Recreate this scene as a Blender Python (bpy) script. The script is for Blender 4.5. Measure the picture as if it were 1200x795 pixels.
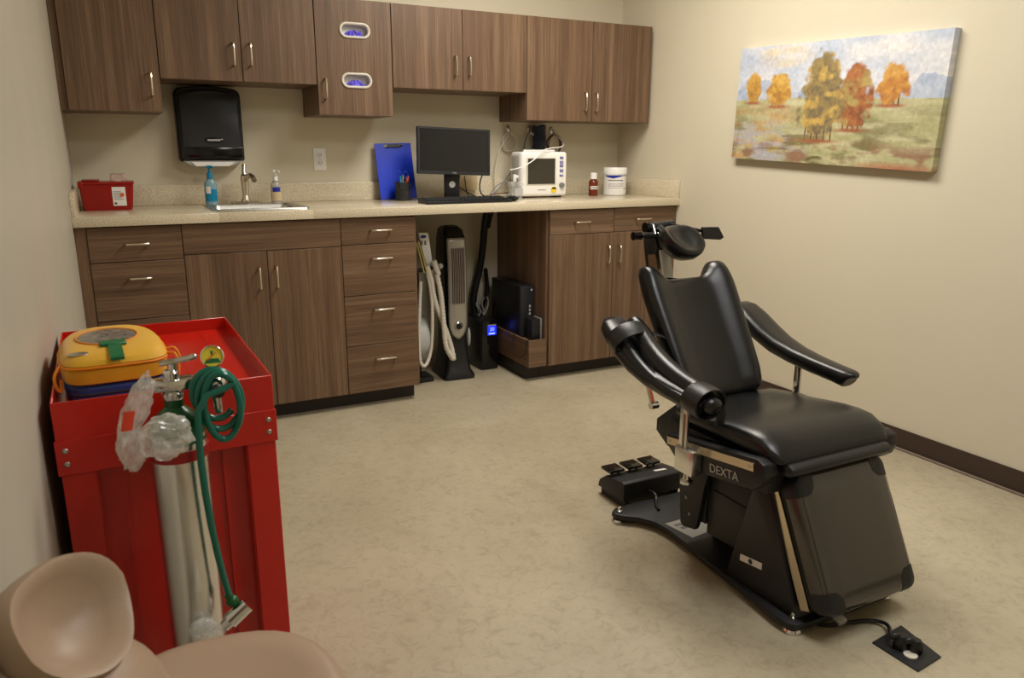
import bpy, bmesh, math, random
import numpy as np
from mathutils import Vector, Matrix

for o in list(bpy.data.objects):
    bpy.data.objects.remove(o, do_unlink=True)
COL = bpy.context.scene.collection
scene = bpy.context.scene

# ------------------------------------------------------------------ camera
CAM = Vector((0.165, -4.2305, 1.2717))
YAW, PITCH, ROLL, FPX = 0.4758, 0.2427, 0.0021, 890.96
cF = Vector((math.sin(YAW) * math.cos(PITCH), math.cos(YAW) * math.cos(PITCH), -math.sin(PITCH)))
cR0 = Vector((math.cos(YAW), -math.sin(YAW), 0.0))
cU0 = cR0.cross(cF)
cR = cR0 * math.cos(ROLL) + cU0 * math.sin(ROLL)
cU = cU0 * math.cos(ROLL) - cR0 * math.sin(ROLL)
cd = bpy.data.cameras.new('camera')
cd.sensor_width = 36.0
cd.lens = FPX / 1200.0 * 36.0
cd.dof.use_dof = True; cd.dof.focus_distance = 2.9; cd.dof.aperture_fstop = 7.1
cd.clip_start = 0.05
cd.clip_end = 60
cam = bpy.data.objects.new('camera', cd)
COL.objects.link(cam)
cam.matrix_world = Matrix(((cR.x, cU.x, -cF.x, CAM.x), (cR.y, cU.y, -cF.y, CAM.y), (cR.z, cU.z, -cF.z, CAM.z), (0, 0, 0, 1)))
scene.camera = cam

# ------------------------------------------------------------------ world, exposure
w = bpy.data.worlds.new('world'); scene.world = w; w.use_nodes = True
w.node_tree.nodes['Background'].inputs[0].default_value = (1.0, 0.9, 0.75, 1)
w.node_tree.nodes['Background'].inputs[1].default_value = 0.05
scene.view_settings.view_transform = 'Standard'
scene.view_settings.look = 'None'
scene.view_settings.gamma = 1.0
scene.view_settings.use_curve_mapping = False
scene.view_settings.exposure = 0.03

# ceiling troffers (their light; the fixtures themselves are built with the room)
CEIL = 2.62
TROFFERS = [((1.98, -1.56), 43.0, (1.0, 0.945, 0.86)), ((1.75, -3.55), 23.0, (0.94, 0.97, 1.0))]
for (tx, ty), pw, lc in TROFFERS:
    ld = bpy.data.lights.new('troffer_light', 'AREA')
    ld.shape = 'RECTANGLE'; ld.size = 0.54; ld.size_y = 1.14
    ld.energy = pw; ld.color = lc
    lo = bpy.data.objects.new('troffer_light', ld); COL.objects.link(lo)
    lo.location = (tx, ty, CEIL - 0.035)

# measured frame of the room
W = 3.1185; YD = -0.628; YU = -0.346; YC = -0.653; CT = 1.005; CB = 0.963; ZBS = 1.1034
random.seed(7)

def at(u, v, ax, val):
    """point of the place seen at photo pixel (u, v) lying on the plane ax = val"""
    d = cF + cR * ((u - 600) / FPX) - cU * ((v - 397.5) / FPX)
    i = 'xyz'.index(ax)
    return CAM + d * ((val - CAM[i]) / d[i])

# ------------------------------------------------------------------ materials
def srgb(r, g, b):
    f = lambda c: (c / 12.92 if c <= 0.04045 else ((c + 0.055) / 1.055) ** 2.4)
    return (f(r / 255.0), f(g / 255.0), f(b / 255.0), 1.0)

def newmat(name):
    m = bpy.data.materials.new(name); m.use_nodes = True
    nt = m.node_tree
    return m, nt, nt.nodes['Principled BSDF']

def mat(name, col, rough=0.5, metal=0.0, spec=0.5, coat=0.0, bump=0.0, bscale=200.0, var=0.0, vscale=8.0, trans=0.0, emit=0.0, sheen=0.0, ior=1.45):
    m, nt, p = newmat(name)
    p.inputs['Base Color'].default_value = col
    p.inputs['Roughness'].default_value = rough
    p.inputs['Metallic'].default_value = metal
    p.inputs['Specular IOR Level'].default_value = spec
    p.inputs['Coat Weight'].default_value = coat
    p.inputs['Coat Roughness'].default_value = 0.08
    p.inputs['Transmission Weight'].default_value = trans
    p.inputs['IOR'].default_value = ior
    if sheen: p.inputs['Sheen Weight'].default_value = sheen
    if emit:
        p.inputs['Emission Color'].default_value = col; p.inputs['Emission Strength'].default_value = emit
    tc = nt.nodes.new('ShaderNodeTexCoord')
    if var:
        n = nt.nodes.new('ShaderNodeTexNoise'); n.inputs['Scale'].default_value = vscale; n.inputs['Detail'].default_value = 5
        nt.links.new(tc.outputs['Object'], n.inputs['Vector'])
        r = nt.nodes.new('ShaderNodeValToRGB')
        r.color_ramp.elements[0].position = 0.3; r.color_ramp.elements[1].position = 0.7
        r.color_ramp.elements[0].color = tuple(c * (1 - var) for c in col[:3]) + (1,)
        r.color_ramp.elements[1].color = tuple(min(1, c * (1 + var)) for c in col[:3]) + (1,)
        nt.links.new(n.outputs['Fac'], r.inputs['Fac']); nt.links.new(r.outputs['Color'], p.inputs['Base Color'])
    if bump:
        n = nt.nodes.new('ShaderNodeTexNoise'); n.inputs['Scale'].default_value = bscale; n.inputs['Detail'].default_value = 3
        nt.links.new(tc.outputs['Object'], n.inputs['Vector'])
        b = nt.nodes.new('ShaderNodeBump'); b.inputs['Strength'].default_value = bump; b.inputs['Distance'].default_value = 0.004
        nt.links.new(n.outputs['Fac'], b.inputs['Height']); nt.links.new(b.outputs['Normal'], p.inputs['Normal'])
    return m

def wood(name, axis, dark, mid, light, rough=0.42):
    """wood-look laminate: streaks running along one axis"""
    m, nt, p = newmat(name)
    tc = nt.nodes.new('ShaderNodeTexCoord')
    geo = nt.nodes.new('ShaderNodeObjectInfo')
    add = nt.nodes.new('ShaderNodeVectorMath'); add.operation = 'ADD'
    nt.links.new(tc.outputs['Object'], add.inputs[0])
    mul = nt.nodes.new('ShaderNodeVectorMath'); mul.operation = 'SCALE'; mul.inputs['Scale'].default_value = 9.0
    cmb = nt.nodes.new('ShaderNodeCombineXYZ')
    for k in range(3): nt.links.new(geo.outputs['Random'], cmb.inputs[k])
    nt.links.new(cmb.outputs[0], mul.inputs[0]); nt.links.new(mul.outputs[0], add.inputs[1])
    def streak(across, along, detail):
        mp = nt.nodes.new('ShaderNodeMapping')
        s = [across] * 3; s['xyz'.index(axis)] = along
        mp.inputs['Scale'].default_value = s
        nt.links.new(add.outputs[0], mp.inputs['Vector'])
        n = nt.nodes.new('ShaderNodeTexNoise'); n.inputs['Scale'].default_value = 1.0; n.inputs['Detail'].default_value = detail
        n.inputs['Roughness'].default_value = 0.62; n.inputs['Distortion'].default_value = 0.25
        nt.links.new(mp.outputs[0], n.inputs['Vector'])
        return n
    a = streak(24, 0.45, 6); b = streak(190, 4.0, 3)
    mx = nt.nodes.new('ShaderNodeMath'); mx.operation = 'MULTIPLY_ADD'; mx.inputs[1].default_value = 0.45
    nt.links.new(b.outputs['Fac'], mx.inputs[0]); 
    ml = nt.nodes.new('ShaderNodeMath'); ml.operation = 'MULTIPLY'; ml.inputs[1].default_value = 0.62
    nt.links.new(a.outputs['Fac'], ml.inputs[0]); nt.links.new(ml.outputs[0], mx.inputs[2])
    r = nt.nodes.new('ShaderNodeValToRGB')
    r.color_ramp.elements[0].position = 0.36; r.color_ramp.elements[0].color = dark
    r.color_ramp.elements[1].position = 0.70; r.color_ramp.elements[1].color = light
    e = r.color_ramp.elements.new(0.53); e.color = mid
    nt.links.new(mx.outputs[0], r.inputs['Fac']); nt.links.new(r.outputs['Color'], p.inputs['Base Color'])
    p.inputs['Roughness'].default_value = rough
    p.inputs['Specular IOR Level'].default_value = 0.35
    bp = nt.nodes.new('ShaderNodeBump'); bp.inputs['Strength'].default_value = 0.12; bp.inputs['Distance'].default_value = 0.002
    nt.links.new(b.outputs['Fac'], bp.inputs['Height']); nt.links.new(bp.outputs['Normal'], p.inputs['Normal'])
    return m

def speckle(name, base, d, l, scale, rough):
    m, nt, p = newmat(name)
    tc = nt.nodes.new('ShaderNodeTexCoord')
    n = nt.nodes.new('ShaderNodeTexNoise'); n.inputs['Scale'].default_value = scale; n.inputs['Detail'].default_value = 4; n.inputs['Roughness'].default_value = 0.75
    nt.links.new(tc.outputs['Object'], n.inputs['Vector'])
    r = nt.nodes.new('ShaderNodeValToRGB')
    r.color_ramp.elements[0].position = 0.33; r.color_ramp.elements[0].color = d
    r.color_ramp.elements[1].position = 0.66; r.color_ramp.elements[1].color = l
    e = r.color_ramp.elements.new(0.5); e.color = base
    nt.links.new(n.outputs['Fac'], r.inputs['Fac']); nt.links.new(r.outputs['Color'], p.inputs['Base Color'])
    p.inputs['Roughness'].default_value = rough
    return m

def floor_mat():
    m, nt, p = newmat('floor_vinyl')
    tc = nt.nodes.new('ShaderNodeTexCoord')
    def noise(s, d, rg, dist=0.0):
        n = nt.nodes.new('ShaderNodeTexNoise'); n.inputs['Scale'].default_value = s; n.inputs['Detail'].default_value = d
        n.inputs['Roughness'].default_value = rg; n.inputs['Distortion'].default_value = dist
        nt.links.new(tc.outputs['Object'], n.inputs['Vector']); return n
    a = noise(1.6, 9, 0.68, 0.4); b = noise(26, 7, 0.75, 0.9); c = noise(60, 3, 0.6)
    r = nt.nodes.new('ShaderNodeValToRGB')
    r.color_ramp.elements[0].position = 0.32; r.color_ramp.elements[0].color = srgb(166, 154, 129)
    r.color_ramp.elements[1].position = 0.68; r.color_ramp.elements[1].color = srgb(185, 174, 149)
    nt.links.new(a.outputs['Fac'], r.inputs['Fac'])
    r2 = nt.nodes.new('ShaderNodeValToRGB')
    r2.color_ramp.elements[0].position = 0.36; r2.color_ramp.elements[0].color = srgb(150, 134, 106)
    r2.color_ramp.elements[1].position = 0.52; r2.color_ramp.elements[1].color = (1, 1, 1, 1)
    nt.links.new(b.outputs['Fac'], r2.inputs['Fac'])
    mx = nt.nodes.new('ShaderNodeMix'); mx.data_type = 'RGBA'; mx.blend_type = 'MULTIPLY'; mx.inputs[0].default_value = 0.24
    nt.links.new(r.outputs['Color'], mx.inputs[6]); nt.links.new(r2.outputs['Color'], mx.inputs[7])
    mp = nt.nodes.new('ShaderNodeMapRange'); mp.inputs['To Min'].default_value = 0.30; mp.inputs['To Max'].default_value = 0.48
    nt.links.new(c.outputs['Fac'], mp.inputs['Value']); nt.links.new(mp.outputs[0], p.inputs['Roughness'])
    nt.links.new(mx.outputs[2], p.inputs['Base Color'])
    p.inputs['Specular IOR Level'].default_value = 0.4
    return m

M = {}
WD = (srgb(84, 63, 47), srgb(107, 83, 63), srgb(132, 106, 83))
M['wood_v'] = wood('wood_laminate_upright', 'z', *WD)
M['wood_h'] = wood('wood_laminate_level', 'x', *WD)
M['wood_y'] = wood('wood_laminate_deep', 'y', *WD)
M['toe'] = mat('toe_kick_vinyl', srgb(46, 40, 36), 0.5, bump=0.05)
M['gapdark'] = mat('carcass_edge', srgb(60, 46, 36), 0.6, var=0.1)
M['counter'] = speckle('counter_laminate', srgb(212, 200, 174), srgb(182, 164, 132), srgb(230, 221, 200), 170, 0.16)
M['floor'] = floor_mat()
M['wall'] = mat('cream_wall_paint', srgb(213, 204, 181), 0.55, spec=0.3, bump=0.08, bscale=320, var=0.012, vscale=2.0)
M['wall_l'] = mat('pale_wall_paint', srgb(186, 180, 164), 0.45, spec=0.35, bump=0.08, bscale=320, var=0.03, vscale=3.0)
M['ceiling'] = mat('ceiling_paint', srgb(232, 226, 210), 0.8, bump=0.2, bscale=120)
M['base'] = mat('baseboard_vinyl', srgb(62, 46, 38), 0.4, bump=0.04)
M['caulk'] = mat('baseboard_edge', srgb(128, 112, 100), 0.5, bump=0.05)
M['leather'] = mat('black_vinyl_upholstery', srgb(19, 19, 20), 0.27, spec=0.55, bump=0.16, bscale=420, var=0.06, vscale=30)
M['leather2'] = mat('black_vinyl_strap', srgb(30, 29, 29), 0.36, spec=0.5, bump=0.2, bscale=300)
M['blackpl'] = mat('black_plastic', srgb(24, 24, 26), 0.38, bump=0.08, bscale=500)
M['blackmatte'] = mat('black_powder_coat', srgb(30, 31, 34), 0.5, bump=0.15, bscale=700)
M['blackgloss'] = mat('black_gloss', srgb(14, 14, 16), 0.14, bump=0.01)
M['charcoal'] = mat('charcoal_plastic', srgb(38, 39, 43), 0.42, bump=0.06, bscale=500)
M['cover'] = mat('clear_covered_vinyl', srgb(60, 54, 46), 0.16, spec=0.6, coat=0.6, bump=0.06, bscale=9, var=0.08, vscale=6)
M['chrome'] = mat('chrome', srgb(214, 214, 212), 0.10, 1.0, bump=0.01)
M['nickel'] = mat('brushed_nickel', srgb(222, 212, 196), 0.24, 1.0, bump=0.03)
M['steel'] = mat('brushed_steel', srgb(190, 188, 182), 0.30, 1.0, bump=0.05, bscale=400)
M['alu'] = mat('brushed_aluminium', srgb(226, 225, 222), 0.24, 1.0, bump=0.05, bscale=260)
M['rail'] = mat('polished_rail', srgb(205, 190, 165), 0.22, 1.0, bump=0.02)
M['red'] = mat('red_enamel', srgb(198, 28, 14), 0.26, spec=0.5, coat=0.25, var=0.05, vscale=5, bump=0.03, bscale=60)
M['redpl'] = mat('translucent_red_plastic', srgb(146, 20, 14), 0.25, spec=0.5, var=0.08, vscale=10)
M['yellow'] = mat('yellow_padded_fabric', srgb(222, 168, 26), 0.6, sheen=0.2, bump=0.3, bscale=500, var=0.05, vscale=12)
M['badgeyellow'] = mat('yellow_badge', srgb(236, 204, 40), 0.4, bump=0.02)
M['orange'] = mat('orange_cord', srgb(232, 140, 22), 0.55, bump=0.2)
M['blue'] = mat('blue_case', srgb(38, 66, 132), 0.5, bump=0.2, bscale=300)
M['green'] = mat('green_tab', srgb(22, 104, 58), 0.5, bump=0.1)
M['hose'] = mat('green_oxygen_hose', srgb(16, 100, 84), 0.18, spec=0.6, bump=0.02)
M['ggreen'] = mat('green_shoulder_paint', srgb(18, 84, 42), 0.25, bump=0.02)
M['redband'] = mat('red_strap', srgb(150, 26, 24), 0.4, bump=0.1)
M['white'] = mat('white_plastic', srgb(240, 239, 235), 0.35, bump=0.03)
M['offwhite'] = mat('off_white_plastic', srgb(214, 208, 194), 0.4, bump=0.04)
M['paper'] = mat('paper_label', srgb(232, 230, 226), 0.6, bump=0.05)
M['ink'] = mat('printed_ink', srgb(120, 118, 120), 0.6, bump=0.02)
M['darkink'] = mat('dark_ink', srgb(50, 50, 60), 0.6, bump=0.02)
M['blueink'] = mat('blue_print', srgb(30, 42, 150), 0.45, bump=0.02)
M['orangeink'] = mat('orange_print', srgb(226, 96, 20), 0.5, bump=0.02)
M['cobalt'] = mat('cobalt_plastic', srgb(14, 52, 196), 0.32, bump=0.05)
M['screen'] = mat('dark_screen', srgb(30, 30, 30), 0.18, bump=0.005)
M['screen2'] = mat('grey_brown_screen', srgb(58, 54, 46), 0.2, bump=0.005)
M['grey'] = mat('grey_plastic', srgb(120, 120, 120), 0.4, bump=0.03)
M['lgrey'] = mat('light_grey_plastic', srgb(176, 176, 172), 0.4, bump=0.03)
M['silver'] = mat('silver_plastic', srgb(172, 168, 158), 0.3, 0.55, bump=0.03)
M['lcd'] = mat('blue_lit_display', srgb(30, 50, 255), 0.3, emit=1.0)
M['lcdink'] = mat('display_digits', srgb(150, 170, 255), 0.3, emit=1.4)
M['beige'] = mat('beige_vinyl', srgb(164, 139, 116), 0.42, spec=0.45, bump=0.07, bscale=380, var=0.02, vscale=6)
M['purple'] = mat('purple_gloves', srgb(96, 84, 214), 0.45, var=0.3, vscale=30, bump=0.2)
M['brownglass'] = mat('brown_bottle', srgb(110, 42, 18), 0.12, spec=0.6, var=0.1, vscale=14)
M['gaugeface'] = mat('yellow_gauge_face', srgb(228, 208, 60), 0.4, bump=0.02)
M['yelltube'] = mat('yellow_tubing', srgb(202, 186, 110), 0.35, bump=0.02)
M['redink'] = mat('red_print', srgb(226, 70, 44), 0.5, bump=0.02)
M['navy'] = mat('navy_cuff_fabric', srgb(26, 30, 56), 0.7, sheen=0.3, bump=0.3, bscale=300)
M['teal'] = mat('teal_pump', srgb(10, 130, 172), 0.3, bump=0.02)
M['tealgel'] = mat('pale_blue_gel', srgb(150, 190, 205), 0.1, spec=0.6, trans=0.35, var=0.05)
M['clearliq'] = mat('clear_bottle', srgb(205, 200, 190), 0.1, spec=0.6, trans=0.5, var=0.03)
M['brownwire'] = mat('brown_cable', srgb(88, 60, 40), 0.5, bump=0.05)
M['tan'] = mat('tan_plastic', srgb(206, 186, 146), 0.45, bump=0.04)
M['lampface'] = mat('lit_diffuser', (1.0, 0.92, 0.78, 1), 0.5, emit=3.0)

def plastic_film(name, tint, alpha, rough=0.12):
    m, nt, p = newmat(name)
    out = nt.nodes['Material Output']
    p.inputs['Base Color'].default_value = tint; p.inputs['Roughness'].default_value = rough; p.inputs['Specular IOR Level'].default_value = 0.8
    tr = nt.nodes.new('ShaderNodeBsdfTransparent'); mx = nt.nodes.new('ShaderNodeMixShader')
    n = nt.nodes.new('ShaderNodeTexNoise'); n.inputs['Scale'].default_value = 38; n.inputs['Detail'].default_value = 4
    tc = nt.nodes.new('ShaderNodeTexCoord'); nt.links.new(tc.outputs['Object'], n.inputs['Vector'])
    mr = nt.nodes.new('ShaderNodeMapRange'); mr.inputs['From Min'].default_value = 0.3; mr.inputs['From Max'].default_value = 0.7
    mr.inputs['To Min'].default_value = max(0, alpha - 0.22); mr.inputs['To Max'].default_value = min(1, alpha + 0.22)
    nt.links.new(n.outputs['Fac'], mr.inputs['Value']); nt.links.new(mr.outputs[0], mx.inputs[0])
    nt.links.new(tr.outputs[0], mx.inputs[1]); nt.links.new(p.outputs[0], mx.inputs[2]); nt.links.new(mx.outputs[0], out.inputs['Surface'])
    return m
M['film'] = plastic_film('clear_plastic_bag', srgb(236, 233, 228), 0.40, 0.07)
M['clear'] = plastic_film('clear_plastic', srgb(222, 224, 224), 0.27)
M['pinkclear'] = plastic_film('pink_clear_plastic', srgb(214, 178, 170), 0.45)

# ------------------------------------------------------------------ mesh helpers
ROOT = {}
def V(*a): return Vector(a)

class MB:
    def __init__(s): s.bm = bmesh.new()
    def _merge(s, t):
        me = bpy.data.meshes.new('tmp'); t.to_mesh(me); t.free(); s.bm.from_mesh(me); bpy.data.meshes.remove(me); return s
    def box(s, x0, x1, y0, y1, z0, z1, bev=0.0, seg=2, mtx=None):
        t = bmesh.new(); bmesh.ops.create_cube(t, size=1.0)
        for v in t.verts:
            v.co = V((x0 + x1) / 2 + v.co.x * abs(x1 - x0), (y0 + y1) / 2 + v.co.y * abs(y1 - y0), (z0 + z1) / 2 + v.co.z * abs(z1 - z0))
        if bev: bmesh.ops.bevel(t, geom=t.edges[:], offset=bev, segments=seg, affect='EDGES', profile=0.5)
        if mtx: t.transform(mtx)
        return s._merge(t)
    def prism(s, pts, ax, a0, a1, bev=0.0, seg=2, mtx=None):
        """polygon (2-D, in the two other axes in xyz order) extruded along ax"""
        t = bmesh.new()
        def P(p, a):
            q = list(p); q.insert('xyz'.index(ax), a); return t.verts.new(q)
        A = [P(p, a0) for p in pts]; B = [P(p, a1) for p in pts]; n = len(pts)
        t.faces.new(A); t.faces.new(B[::-1])
        for i in range(n): t.faces.new((A[i], B[i], B[(i + 1) % n], A[(i + 1) % n]))
        bmesh.ops.recalc_face_normals(t, faces=t.faces[:])
        if bev:
            bmesh.ops.bevel(t, geom=t.edges[:], offset=bev, segments=seg, affect='EDGES', profile=0.5)
        if mtx: t.transform(mtx)
        return s._merge(t)
    def loft(s, rings, caps=True, closed=True):
        t = bmesh.new(); R = [[t.verts.new(p) for p in r] for r in rings]; n = len(rings[0])
        for a, b in zip(R[:-1], R[1:]):
            for i in range(n if closed else n - 1): t.faces.new((a[i], a[(i + 1) % n], b[(i + 1) % n], b[i]))
        if caps and closed:
            t.faces.new(R[0][::-1]); t.faces.new(R[-1])
        bmesh.ops.recalc_face_normals(t, faces=t.faces[:])
        return s._merge(t)
    def tube(s, pts, r, n=10, smooth=0, squash=None):
        P = [Vector(p) for p in pts]
        for _ in range(smooth):
            Q = [P[0]]
            for a, b in zip(P[:-1], P[1:]): Q += [a * .75 + b * .25, a * .25 + b * .75]
            Q.append(P[-1]); P = Q
        rings = []; up = None
        for i, p in enumerate(P):
            d = (P[min(i + 1, len(P) - 1)] - P[max(i - 1, 0)]).normalized()
            if up is None:
                up = V(0, 0, 1) if abs(d.z) < 0.9 else V(1, 0, 0)
            x = d.cross(up).normalized(); y = x.cross(d).normalized(); up = y
            if isinstance(r, (list, tuple)):
                q = i / max(1, len(P) - 1) * (len(r) - 1); k = min(int(q), len(r) - 2); rr = r[k] + (r[k + 1] - r[k]) * (q - k)
            else: rr = r
            a, b = (rr, rr) if not squash else (rr * squash[0], rr * squash[1])
            rings.append([p + x * (a * math.cos(2 * math.pi * j / n)) + y * (b * math.sin(2 * math.pi * j / n)) for j in range(n)])
        return s.loft(rings)
    def cyl(s, p0, p1, r0, r1=None, n=20): 
        return s.tube([p0, p1], [r0, r0 if r1 is None else r1], n)
    def lathe(s, prof, c=(0, 0, 0), n=24, mtx=None):
        rings = []
        for r, z in prof:
            rings.append([V(c[0] + max(r, 1e-4) * math.cos(2 * math.pi * j / n), c[1] + max(r, 1e-4) * math.sin(2 * math.pi * j / n), c[2] + z) for j in range(n)])
        if mtx: rings = [[mtx @ p for p in r] for r in rings]
        return s.loft(rings)
    def ell(s, c, r, n=20, mtx=None):
        t = bmesh.new(); bmesh.ops.create_uvsphere(t, u_segments=n, v_segments=max(6, n // 2), radius=1.0)
        for v in t.verts: v.co = V(v.co.x * r[0], v.co.y * r[1], v.co.z * r[2])
        if mtx: t.transform(mtx)
        bmesh.ops.translate(t, verts=t.verts[:], vec=Vector(c))
        return s._merge(t)
    def grid(s, fn, nu, nv):
        t = bmesh.new(); G = [[t.verts.new(fn(i / nu, j / nv)) for j in range(nv + 1)] for i in range(nu + 1)]
        for i in range(nu):
            for j in range(nv): t.faces.new((G[i][j], G[i + 1][j], G[i + 1][j + 1], G[i][j + 1]))
        return s._merge(t)
    def text(s, body, size, mtx, depth=0.0008):
        c = bpy.data.curves.new('t', 'FONT'); c.body = body; c.size = size; c.extrude = depth; c.align_x = 'CENTER'; c.align_y = 'CENTER'
        o = bpy.data.objects.new('t', c); COL.objects.link(o)
        me = bpy.data.meshes.new_from_object(o.evaluated_get(bpy.context.evaluated_depsgraph_get()))
        bpy.data.objects.remove(o); bpy.data.curves.remove(c)
        me.transform(mtx); s.bm.from_mesh(me); bpy.data.meshes.remove(me); return s
    def xf(s, m): s.bm.transform(m); return s
    def subsurf(s, lv=1):
        bmesh.ops.recalc_face_normals(s.bm, faces=s.bm.faces[:])
        me = bpy.data.meshes.new('tmp'); s.bm.to_mesh(me); s.bm.free()
        o = bpy.data.objects.new('tmp', me); COL.objects.link(o)
        md = o.modifiers.new('s', 'SUBSURF'); md.levels = lv; md.render_levels = lv
        me2 = bpy.data.meshes.new_from_object(o.evaluated_get(bpy.context.evaluated_depsgraph_get()))
        bpy.data.objects.remove(o); bpy.data.meshes.remove(me)
        s.bm = bmesh.new(); s.bm.from_mesh(me2); bpy.data.meshes.remove(me2); return s
    def _obj(s, name, m, org, smooth):
        bmesh.ops.recalc_face_normals(s.bm, faces=s.bm.faces[:])
        bmesh.ops.translate(s.bm, verts=s.bm.verts[:], vec=-Vector(org))
        me = bpy.data.meshes.new(name); s.bm.to_mesh(me); s.bm.free()
        me.materials.append(M[m] if isinstance(m, str) else m)
        for p in me.polygons: p.use_smooth = True
        me.set_sharp_from_angle(angle=math.radians(smooth))
        o = bpy.data.objects.new(name, me); COL.objects.link(o); return o
    def part(s, name, m, parent, smooth=38, label=None):
        org = ROOT[parent.name]; o = s._obj(name, m, org, smooth); o.parent = parent; ROOT[o.name] = org
        if label: o['label'] = label
        return o
    def solo(s, name, m, label=None, cat=None, group=None, kind=None, smooth=38):
        xs = [v.co.x for v in s.bm.verts]; ys = [v.co.y for v in s.bm.verts]; zs = [v.co.z for v in s.bm.verts]
        org = V((min(xs) + max(xs)) / 2, (min(ys) + max(ys)) / 2, min(zs))
        o = s._obj(name, m, org, smooth); o.location = org; ROOT[o.name] = org
        tag(o, label, cat, group, kind); return o

def tag(o, label=None, cat=None, group=None, kind=None):
    if label: o['label'] = label
    if cat: o['category'] = cat
    if group: o['group'] = group
    if kind: o['kind'] = kind
    return o

def thing(name, label, cat, loc, group=None):
    o = bpy.data.objects.new(name, None); COL.objects.link(o); o.location = Vector(loc); o.empty_display_size = 0.1
    ROOT[o.name] = Vector(loc); return tag(o, label, cat, group)

def basis(o, x, y, z):
    """matrix with columns x, y, z and origin o"""
    x, y, z, o = Vector(x), Vector(y), Vector(z), Vector(o)
    return Matrix(((x.x, y.x, z.x, o.x), (x.y, y.y, z.y, o.y), (x.z, y.z, z.z, o.z), (0, 0, 0, 1)))

def front_text(x, y, z):   # text plane facing -y (towards the room) on the back wall side
    return basis((x, y, z), (1, 0, 0), (0, 0, 1), (0, -1, 0))
# ------------------------------------------------------------------ the room
YF = -5.3
MB().box(-0.1, W + 0.1, YF - 0.1, 0.1, -0.1, 0).solo('floor', 'floor', kind='structure')
MB().box(-0.1, W + 0.1, YF - 0.1, 0.1, CEIL, CEIL + 0.1).solo('ceiling', 'ceiling', kind='structure')
MB().box(-0.1, W + 0.1, 0, 0.1, 0, CEIL).solo('wall_back', 'wall', kind='structure')
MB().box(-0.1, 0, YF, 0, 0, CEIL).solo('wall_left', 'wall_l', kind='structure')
MB().box(W, W + 0.1, YF, 0, 0, CEIL).solo('wall_right', 'wall', kind='structure')
MB().box(-0.1, W + 0.1, YF - 0.1, YF, 0, CEIL).solo('wall_front', 'wall', kind='structure')
b = MB().box(W - 0.008, W, YF, YC + 0.02, 0.006, 0.094, 0.003).solo('baseboard_right', 'base', kind='structure')
MB().box(W - 0.016, W, YF, YC + 0.02, 0.0, 0.010, 0.003).part('cove_edge', 'caulk', b)
b = MB().box(0, 0.008, YF, YC + 0.02, 0.006, 0.094, 0.003).solo('baseboard_left', 'base', kind='structure')
MB().box(0, 0.016, YF, YC + 0.02, 0.0, 0.010, 0.003).part('cove_edge', 'caulk', b)
# door in the wall behind the camera
d = MB().box(1.3, 2.2, YF, YF + 0.04, 0.005, 2.05, 0.004).solo('door_1', 'wood_v', kind='structure')
MB().box(1.24, 1.30, YF, YF + 0.05, 0, 2.11).box(2.2, 2.26, YF, YF + 0.05, 0, 2.11).box(1.30, 2.2, YF, YF + 0.05, 2.05, 2.11).part('door_frame', 'gapdark', d)
MB().cyl((1.38, YF + 0.04, 1.0), (1.38, YF + 0.09, 1.0), 0.012).cyl((1.37, YF + 0.09, 1.0), (1.50, YF + 0.09, 1.0), 0.010).part('door_handle', 'nickel', d)
for k, ((tx, ty), pw) in enumerate([q[:2] for q in TROFFERS]):
    t = thing('ceiling_light', ['rectangular recessed ceiling light near the painting wall', 'rectangular recessed ceiling light near the door'][k], 'ceiling light', (tx, ty, CEIL - 0.03))
    f = MB()
    f.box(tx - .31, tx + .31, ty - .61, ty - .57, CEIL - .03, CEIL).box(tx - .31, tx + .31, ty + .57, ty + .61, CEIL - .03, CEIL)
    f.box(tx - .31, tx - .27, ty - .57, ty + .57, CEIL - .03, CEIL).box(tx + .27, tx + .31, ty - .57, ty + .57, CEIL - .03, CEIL)
    f.part('frame', 'white', t)
    MB().box(tx - .27, tx + .27, ty - .57, ty + .57, CEIL - .02, CEIL - .005).part('diffuser', 'lampface', t)

# ------------------------------------------------------------------ cabinets
def handle(parent, p0, p1, out=(0, -1, 0)):
    """slim arched bar pull between two points on a front"""
    p0, p1, o = Vector(p0), Vector(p1), Vector(out); d = (p1 - p0).normalized()
    pts = [p0, p0 + o * .022, p0 + o * .030 + d * .008, p1 + o * .030 - d * .008, p1 + o * .022, p1]
    return MB().tube(pts, 0.0048, 8, smooth=1).part('handle', 'nickel', parent)

def front(parent, name, x0, x1, z0, z1, y, grain, hz=None, vert=None):
    g = 0.0015
    o = MB().box(x0 + g, x1 - g, y, y + 0.019, z0 + g, z1 - g, 0.0012, 1).part(name, grain, parent)
    if hz: handle(o, (hz[0], y, hz[1]), (hz[2], y, hz[1]))
    if vert: handle(o, (vert[0], y, vert[1]), (vert[0], y, vert[2]))
    return o

KZ = 0.083
def base_unit(name, label, x0, x1, side_l='wood_v', toe=True, tx0=None):
    t = thing(name, label, 'cabinet', ((x0 + x1) / 2, -0.3, 0))
    k = MB()
    k.box(x0, x0 + .016, YD + .020, -.003, KZ, CB - .001).box(x1 - .016, x1, YD + .020, -.003, KZ, CB - .001)
    k.box(x0 + .016, x1 - .016, YD + .020, -.003, KZ, KZ + .016).box(x0 + .016, x1 - .016, -.012, -.003, KZ + .016, CB - .001)
    k.box(x0 + .016, x1 - .016, YD + .020, YD + .034, KZ + .016, CB - .001)
    k.part('body', side_l, t)
    if toe: MB().box(x0 if tx0 is None else tx0, x1, YD + 0.08, -0.003, 0.0, KZ).part('toe_kick', 'toe', t)
    return t

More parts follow.
